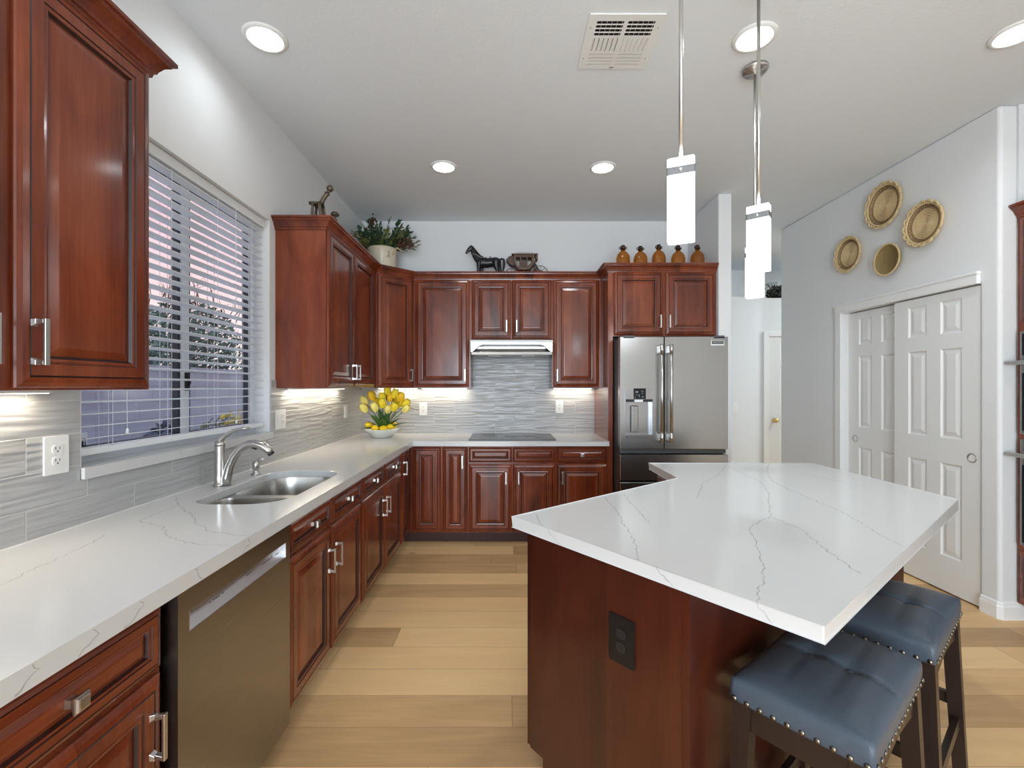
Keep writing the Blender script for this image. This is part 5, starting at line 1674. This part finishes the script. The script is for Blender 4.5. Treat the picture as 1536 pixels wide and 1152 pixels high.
for k in range(95):
    a = rr.uniform(0, 2 * math.pi); el = rr.uniform(0.15, 1.25)
    d = Vector((math.cos(a) * math.cos(el) * 1.15, math.sin(a) * math.cos(el) * 0.75, math.sin(el)))
    if d.y > 0.5: d.y *= 0.6
    base = Vector((math.cos(a) * 0.06, math.sin(a) * 0.05, 0.26))
    Ls = rr.uniform(0.14, 0.27)
    kind = rr.choice((0, 0, 0, 1, 2))
    n_ = rr.randint(5, 8)
    for j in range(n_):
        t = 0.25 + 0.75 * j / (n_ - 1)
        p = base + d * Ls * t
        for sg in (-1, 1):
            p = Vector((max(p.x, -0.20), min(p.y, 0.24), p.z))
            dd = (d + Vector((rr.uniform(-.9, .9), rr.uniform(-.9, .9), rr.uniform(-.2, .6)))).normalized()
            blade(fm, p, dd, rr.uniform(0.035, 0.075), rr.uniform(0.008, 0.017) if kind != 2 else 0.005, 0.2, 3, kind)
    tipp = base + d * Ls; tipp = Vector((max(tipp.x, -0.22), min(tipp.y, 0.26), tipp.z))
    fm.tube([base, tipp], [0.003, 0.0012], 4, mi=0)
fo = fm.build('foliage', M_leafs, r, norm=False)
fo['kind'] = 'stuff'
M_cone = plain('brown_seed', (0.075, 0.035, 0.018), 0.7, var=0.4, vscale=60)
for c_, rad_ in (((-0.075, -0.03, 0.47), (0.05, 0.05, 0.13)), ((0.225, -0.05, 0.315), (0.075, 0.06, 0.05))):
    b = MB()
    for k in range(60):
        q = in_ell((0, 0, 0), (1, 1, 1))(rr)
        s_ = 1 - 0.55 * max(0, q.z) if rad_[2] > 0.1 else 1
        b.ball((c_[0] + q.x * rad_[0] * s_, c_[1] + q.y * rad_[1] * s_, c_[2] + q.z * rad_[2]), rr.uniform(0.008, 0.014), 6)
    b.build('seed_head', M_cone, r)
r = empty('iron_hook_stand', (-1.243, 3.98, HB), 0, 'small black iron ring ornament half hidden behind the crown beside the crock', 'ornament')
b = MB(); b.tube([(0.045 * math.cos(R(a)), 0, 0.075 + 0.055 * math.sin(R(a))) for a in range(-90, 271, 15)], 0.009, 8, caps=False); b.build('ring', M_iron, r)
b = MB(); b.lathe([(0.035, 0), (0.035, 0.010), (0.012, 0.020), (0.0001, 0.021)], n=16); b.build('base', M_iron, r)

# ------------------------------------------------------------------ bowl, lemons, tulips
bx, by = -1.185, 4.33
r = empty('fruit_bowl', (bx, by, CT + 0.0005), 0, 'shallow ribbed white bowl of lemons in the worktop corner', 'bowl')
b = MB()
nb = 48
pr = [(0.0001, 0.004), (0.075, 0.002), (0.078, 0.0), (0.085, 0.004), (0.125, 0.042), (0.160, 0.074), (0.166, 0.082), (0.158, 0.081), (0.120, 0.047), (0.080, 0.012), (0.0001, 0.010)]
ringz = []
for q, z in pr:
    ringz.append([((q + (0.003 if k % 2 else 0) * (q > 0.08)) * math.cos(2 * math.pi * k / nb), (q + (0.003 if k % 2 else 0) * (q > 0.08)) * math.sin(2 * math.pi * k / nb), z) for k in range(nb)])
b.rings(ringz, smooth=True)
b.build('bowl', plain('white_ceramic', (0.74, 0.77, 0.72), 0.2, var=0.03), r)
M_lemon = plain('lemon_skin', (0.88, 0.60, 0.015), 0.42, bump=0.15, bscale=300, var=0.10, vscale=20)
lem = [(-0.120, -0.035, 'at the left rim of the bowl'), (-0.045, -0.085, 'in front, left of the tulip stems'), (0.040, -0.080, 'in front, under the tulip stems'),
       (0.100, -0.045, 'right of the stems, the smaller one'), (0.115, 0.03, 'at the right rim of the bowl'), (-0.04, 0.085, 'at the back of the bowl against the tiles')]
l0 = None
for i, (x, y, lab) in enumerate(lem):
    if l0 is None:
        b = MB()
        pr = [(0.0001, -0.044), (0.006, -0.041), (0.018, -0.034), (0.028, -0.018), (0.032, 0.0), (0.029, 0.017), (0.019, 0.032), (0.008, 0.040), (0.006, 0.046), (0.0001, 0.048)]
        b.lathe([(q, z * 0.95) for q, z in pr], n=20, axis='X'); o = b.build('lemon', M_lemon); l0 = o
    else:
        o = l0.copy(); COL.objects.link(o)
    rad = math.hypot(x, y)
    zc = 0.047 + 0.80 * max(0, rad - 0.085) + 0.010
    o.location = (bx + x * 0.93, by + y * 0.93, CT + zc + 0.028)
    s_ = 0.85 if i == 3 else 1.0
    o.scale = (s_, s_, s_)
    o.rotation_euler = (rr.uniform(-0.3, 0.3), rr.uniform(-0.2, 0.2), rr.uniform(0, 6.28))
    tag(o, 'yellow lemon ' + lab, 'lemon', 'lemons in the bowl')

M_petal = [plain('yellow_petal', (0.92, 0.70, 0.03), 0.5, var=0.14, vscale=30), plain('deep_yellow_petal', (0.90, 0.56, 0.015), 0.5, var=0.16, vscale=30), plain('pale_yellow_petal', (0.92, 0.78, 0.22), 0.5, var=0.12, vscale=30)]
M_stem = leaf_mat('tulip_leaf', (0.03, 0.10, 0.02), (0.10, 0.20, 0.04))
r = empty('tulip_bouquet', (bx + 0.02, by, CT + 0.035), 0, 'bouquet of yellow tulips with green leaves rising from the lemon bowl', 'flowers')
def bloom(c, d, s, mat):
    mb = MB()
    d = Vector(d).normalized(); a = d.orthogonal().normalized(); e_ = d.cross(a)
    for k in range(6):
        an = 2 * math.pi * k / 6 + 0.2; inner = k % 2
        dr = a * math.cos(an) + e_ * math.sin(an); tg = d.cross(dr)
        g = []
        for i in range(6):
            t = i / 5
            rad = s * (0.10 + 0.46 * math.sin(math.pi * min(1.0, 0.06 + 0.74 * t)) ** 0.8) * (0.9 if inner else 1)
            hh = s * 1.5 * t
            wd = s * 0.45 * math.sin(math.pi * (0.12 + 0.80 * t)) ** 0.7
            g.append([mb.bm.verts.new(Vector(c) + d * hh + dr * (rad - 0.10 * s * q * q) + tg * wd * q) for q in (-1, -0.5, 0, 0.5, 1)])
        for i in range(5):
            for q in range(4): mb.face([g[i][q], g[i][q + 1], g[i + 1][q + 1], g[i + 1][q]], 0, True)
    mb.ball(Vector(c) + d * s * 0.4, s * 0.4, 8)
    return mb.build('tulip_bloom', [mat], r, norm=False)
heads = [(-0.175, 0.00, 0.300, 2), (-0.165, -0.04, 0.230, 2), (-0.095, -0.05, 0.345, 1), (-0.060, -0.075, 0.240, 2), (-0.010, -0.02, 0.330, 0), (0.000, -0.06, 0.275, 0), (0.040, -0.03, 0.400, 0),
         (0.055, -0.075, 0.225, 2), (0.065, -0.02, 0.330, 1), (0.110, -0.04, 0.365, 0), (0.115, -0.085, 0.245, 0), (0.155, -0.03, 0.330, 1), (0.150, 0.03, 0.280, 0), (0.205, -0.03, 0.275, 0), (0.215, -0.06, 0.230, 2),
         (0.03, 0.06, 0.34, 0), (-0.08, 0.05, 0.29, 0), (0.10, 0.06, 0.31, 1)]
sb = MB()
for (x, y, z, mi_) in heads:
    end = Vector((x, y, z)); d = (end - Vector((x * 0.3, y * 0.3, 0.05))).normalized()
    d = (d + Vector((x * 1.2, y * 1.0, 0.1))).normalized()
    bloom(end - d * 0.030, d, rr.uniform(0.054, 0.064), M_petal[mi_])
    sb.tube([(rr.uniform(-.02, .02), rr.uniform(-.02, .02), 0.0), (x * 0.35, y * 0.35, z * 0.5), end - d * 0.028], [0.0035, 0.0032, 0.003], 6)
sb.build('stems', M_stem, r)
for (dx, dy, dz, L_) in ((0.9, -0.2, 0.5, 0.20), (0.75, -0.3, 0.75, 0.19), (-0.5, -0.4, 0.9, 0.18), (-0.8, -0.3, 0.25, 0.17), (0.1, -0.6, 0.8, 0.15), (0.45, 0.1, 0.9, 0.21), (-0.25, 0.2, 0.95, 0.2), (0.3, -0.5, 0.9, 0.19), (-0.9, -0.1, 0.7, 0.16)):
    lb = MB(); blade(lb, (0.01, -0.01, 0.04), (dx, dy, dz), L_ * 1.35, 0.034, 0.22, 8); lb.build('leaf', M_stem, r, norm=False)

# ------------------------------------------------------------------ dark dried plant on the hall ledge
r = empty('dried_plant', (3.66, 6.15, 2.5355), 0, 'dark dried plant ball with curling twigs on the hall ledge', 'plant')
b = MB(); b.lathe([(0.07, 0), (0.09, 0.02), (0.08, 0.06), (0.0001, 0.055)], n=16); b.build('dish', M_coach, r)
b = MB(); leaf_cloud(b, 420, in_ell((0, 0, 0.11), (0.15, 0.15, 0.11)), 0.03, rr); b.build('dried_leaves', leaf_mat('dry_dark_leaf', (0.03, 0.04, 0.03), (0.09, 0.09, 0.07)), r, norm=False)
b = MB()
for k in range(7):
    a = 2.6 + k * 0.25
    b.tube([(0.06 * math.cos(a), 0.06 * math.sin(a), 0.15), (0.15 * math.cos(a), 0.12 * math.sin(a), 0.25), (0.20 * math.cos(a), 0.15 * math.sin(a), 0.22), (0.16 * math.cos(a), 0.1 * math.sin(a), 0.18)], 0.003, 5)
b.build('twigs', M_twig, r)
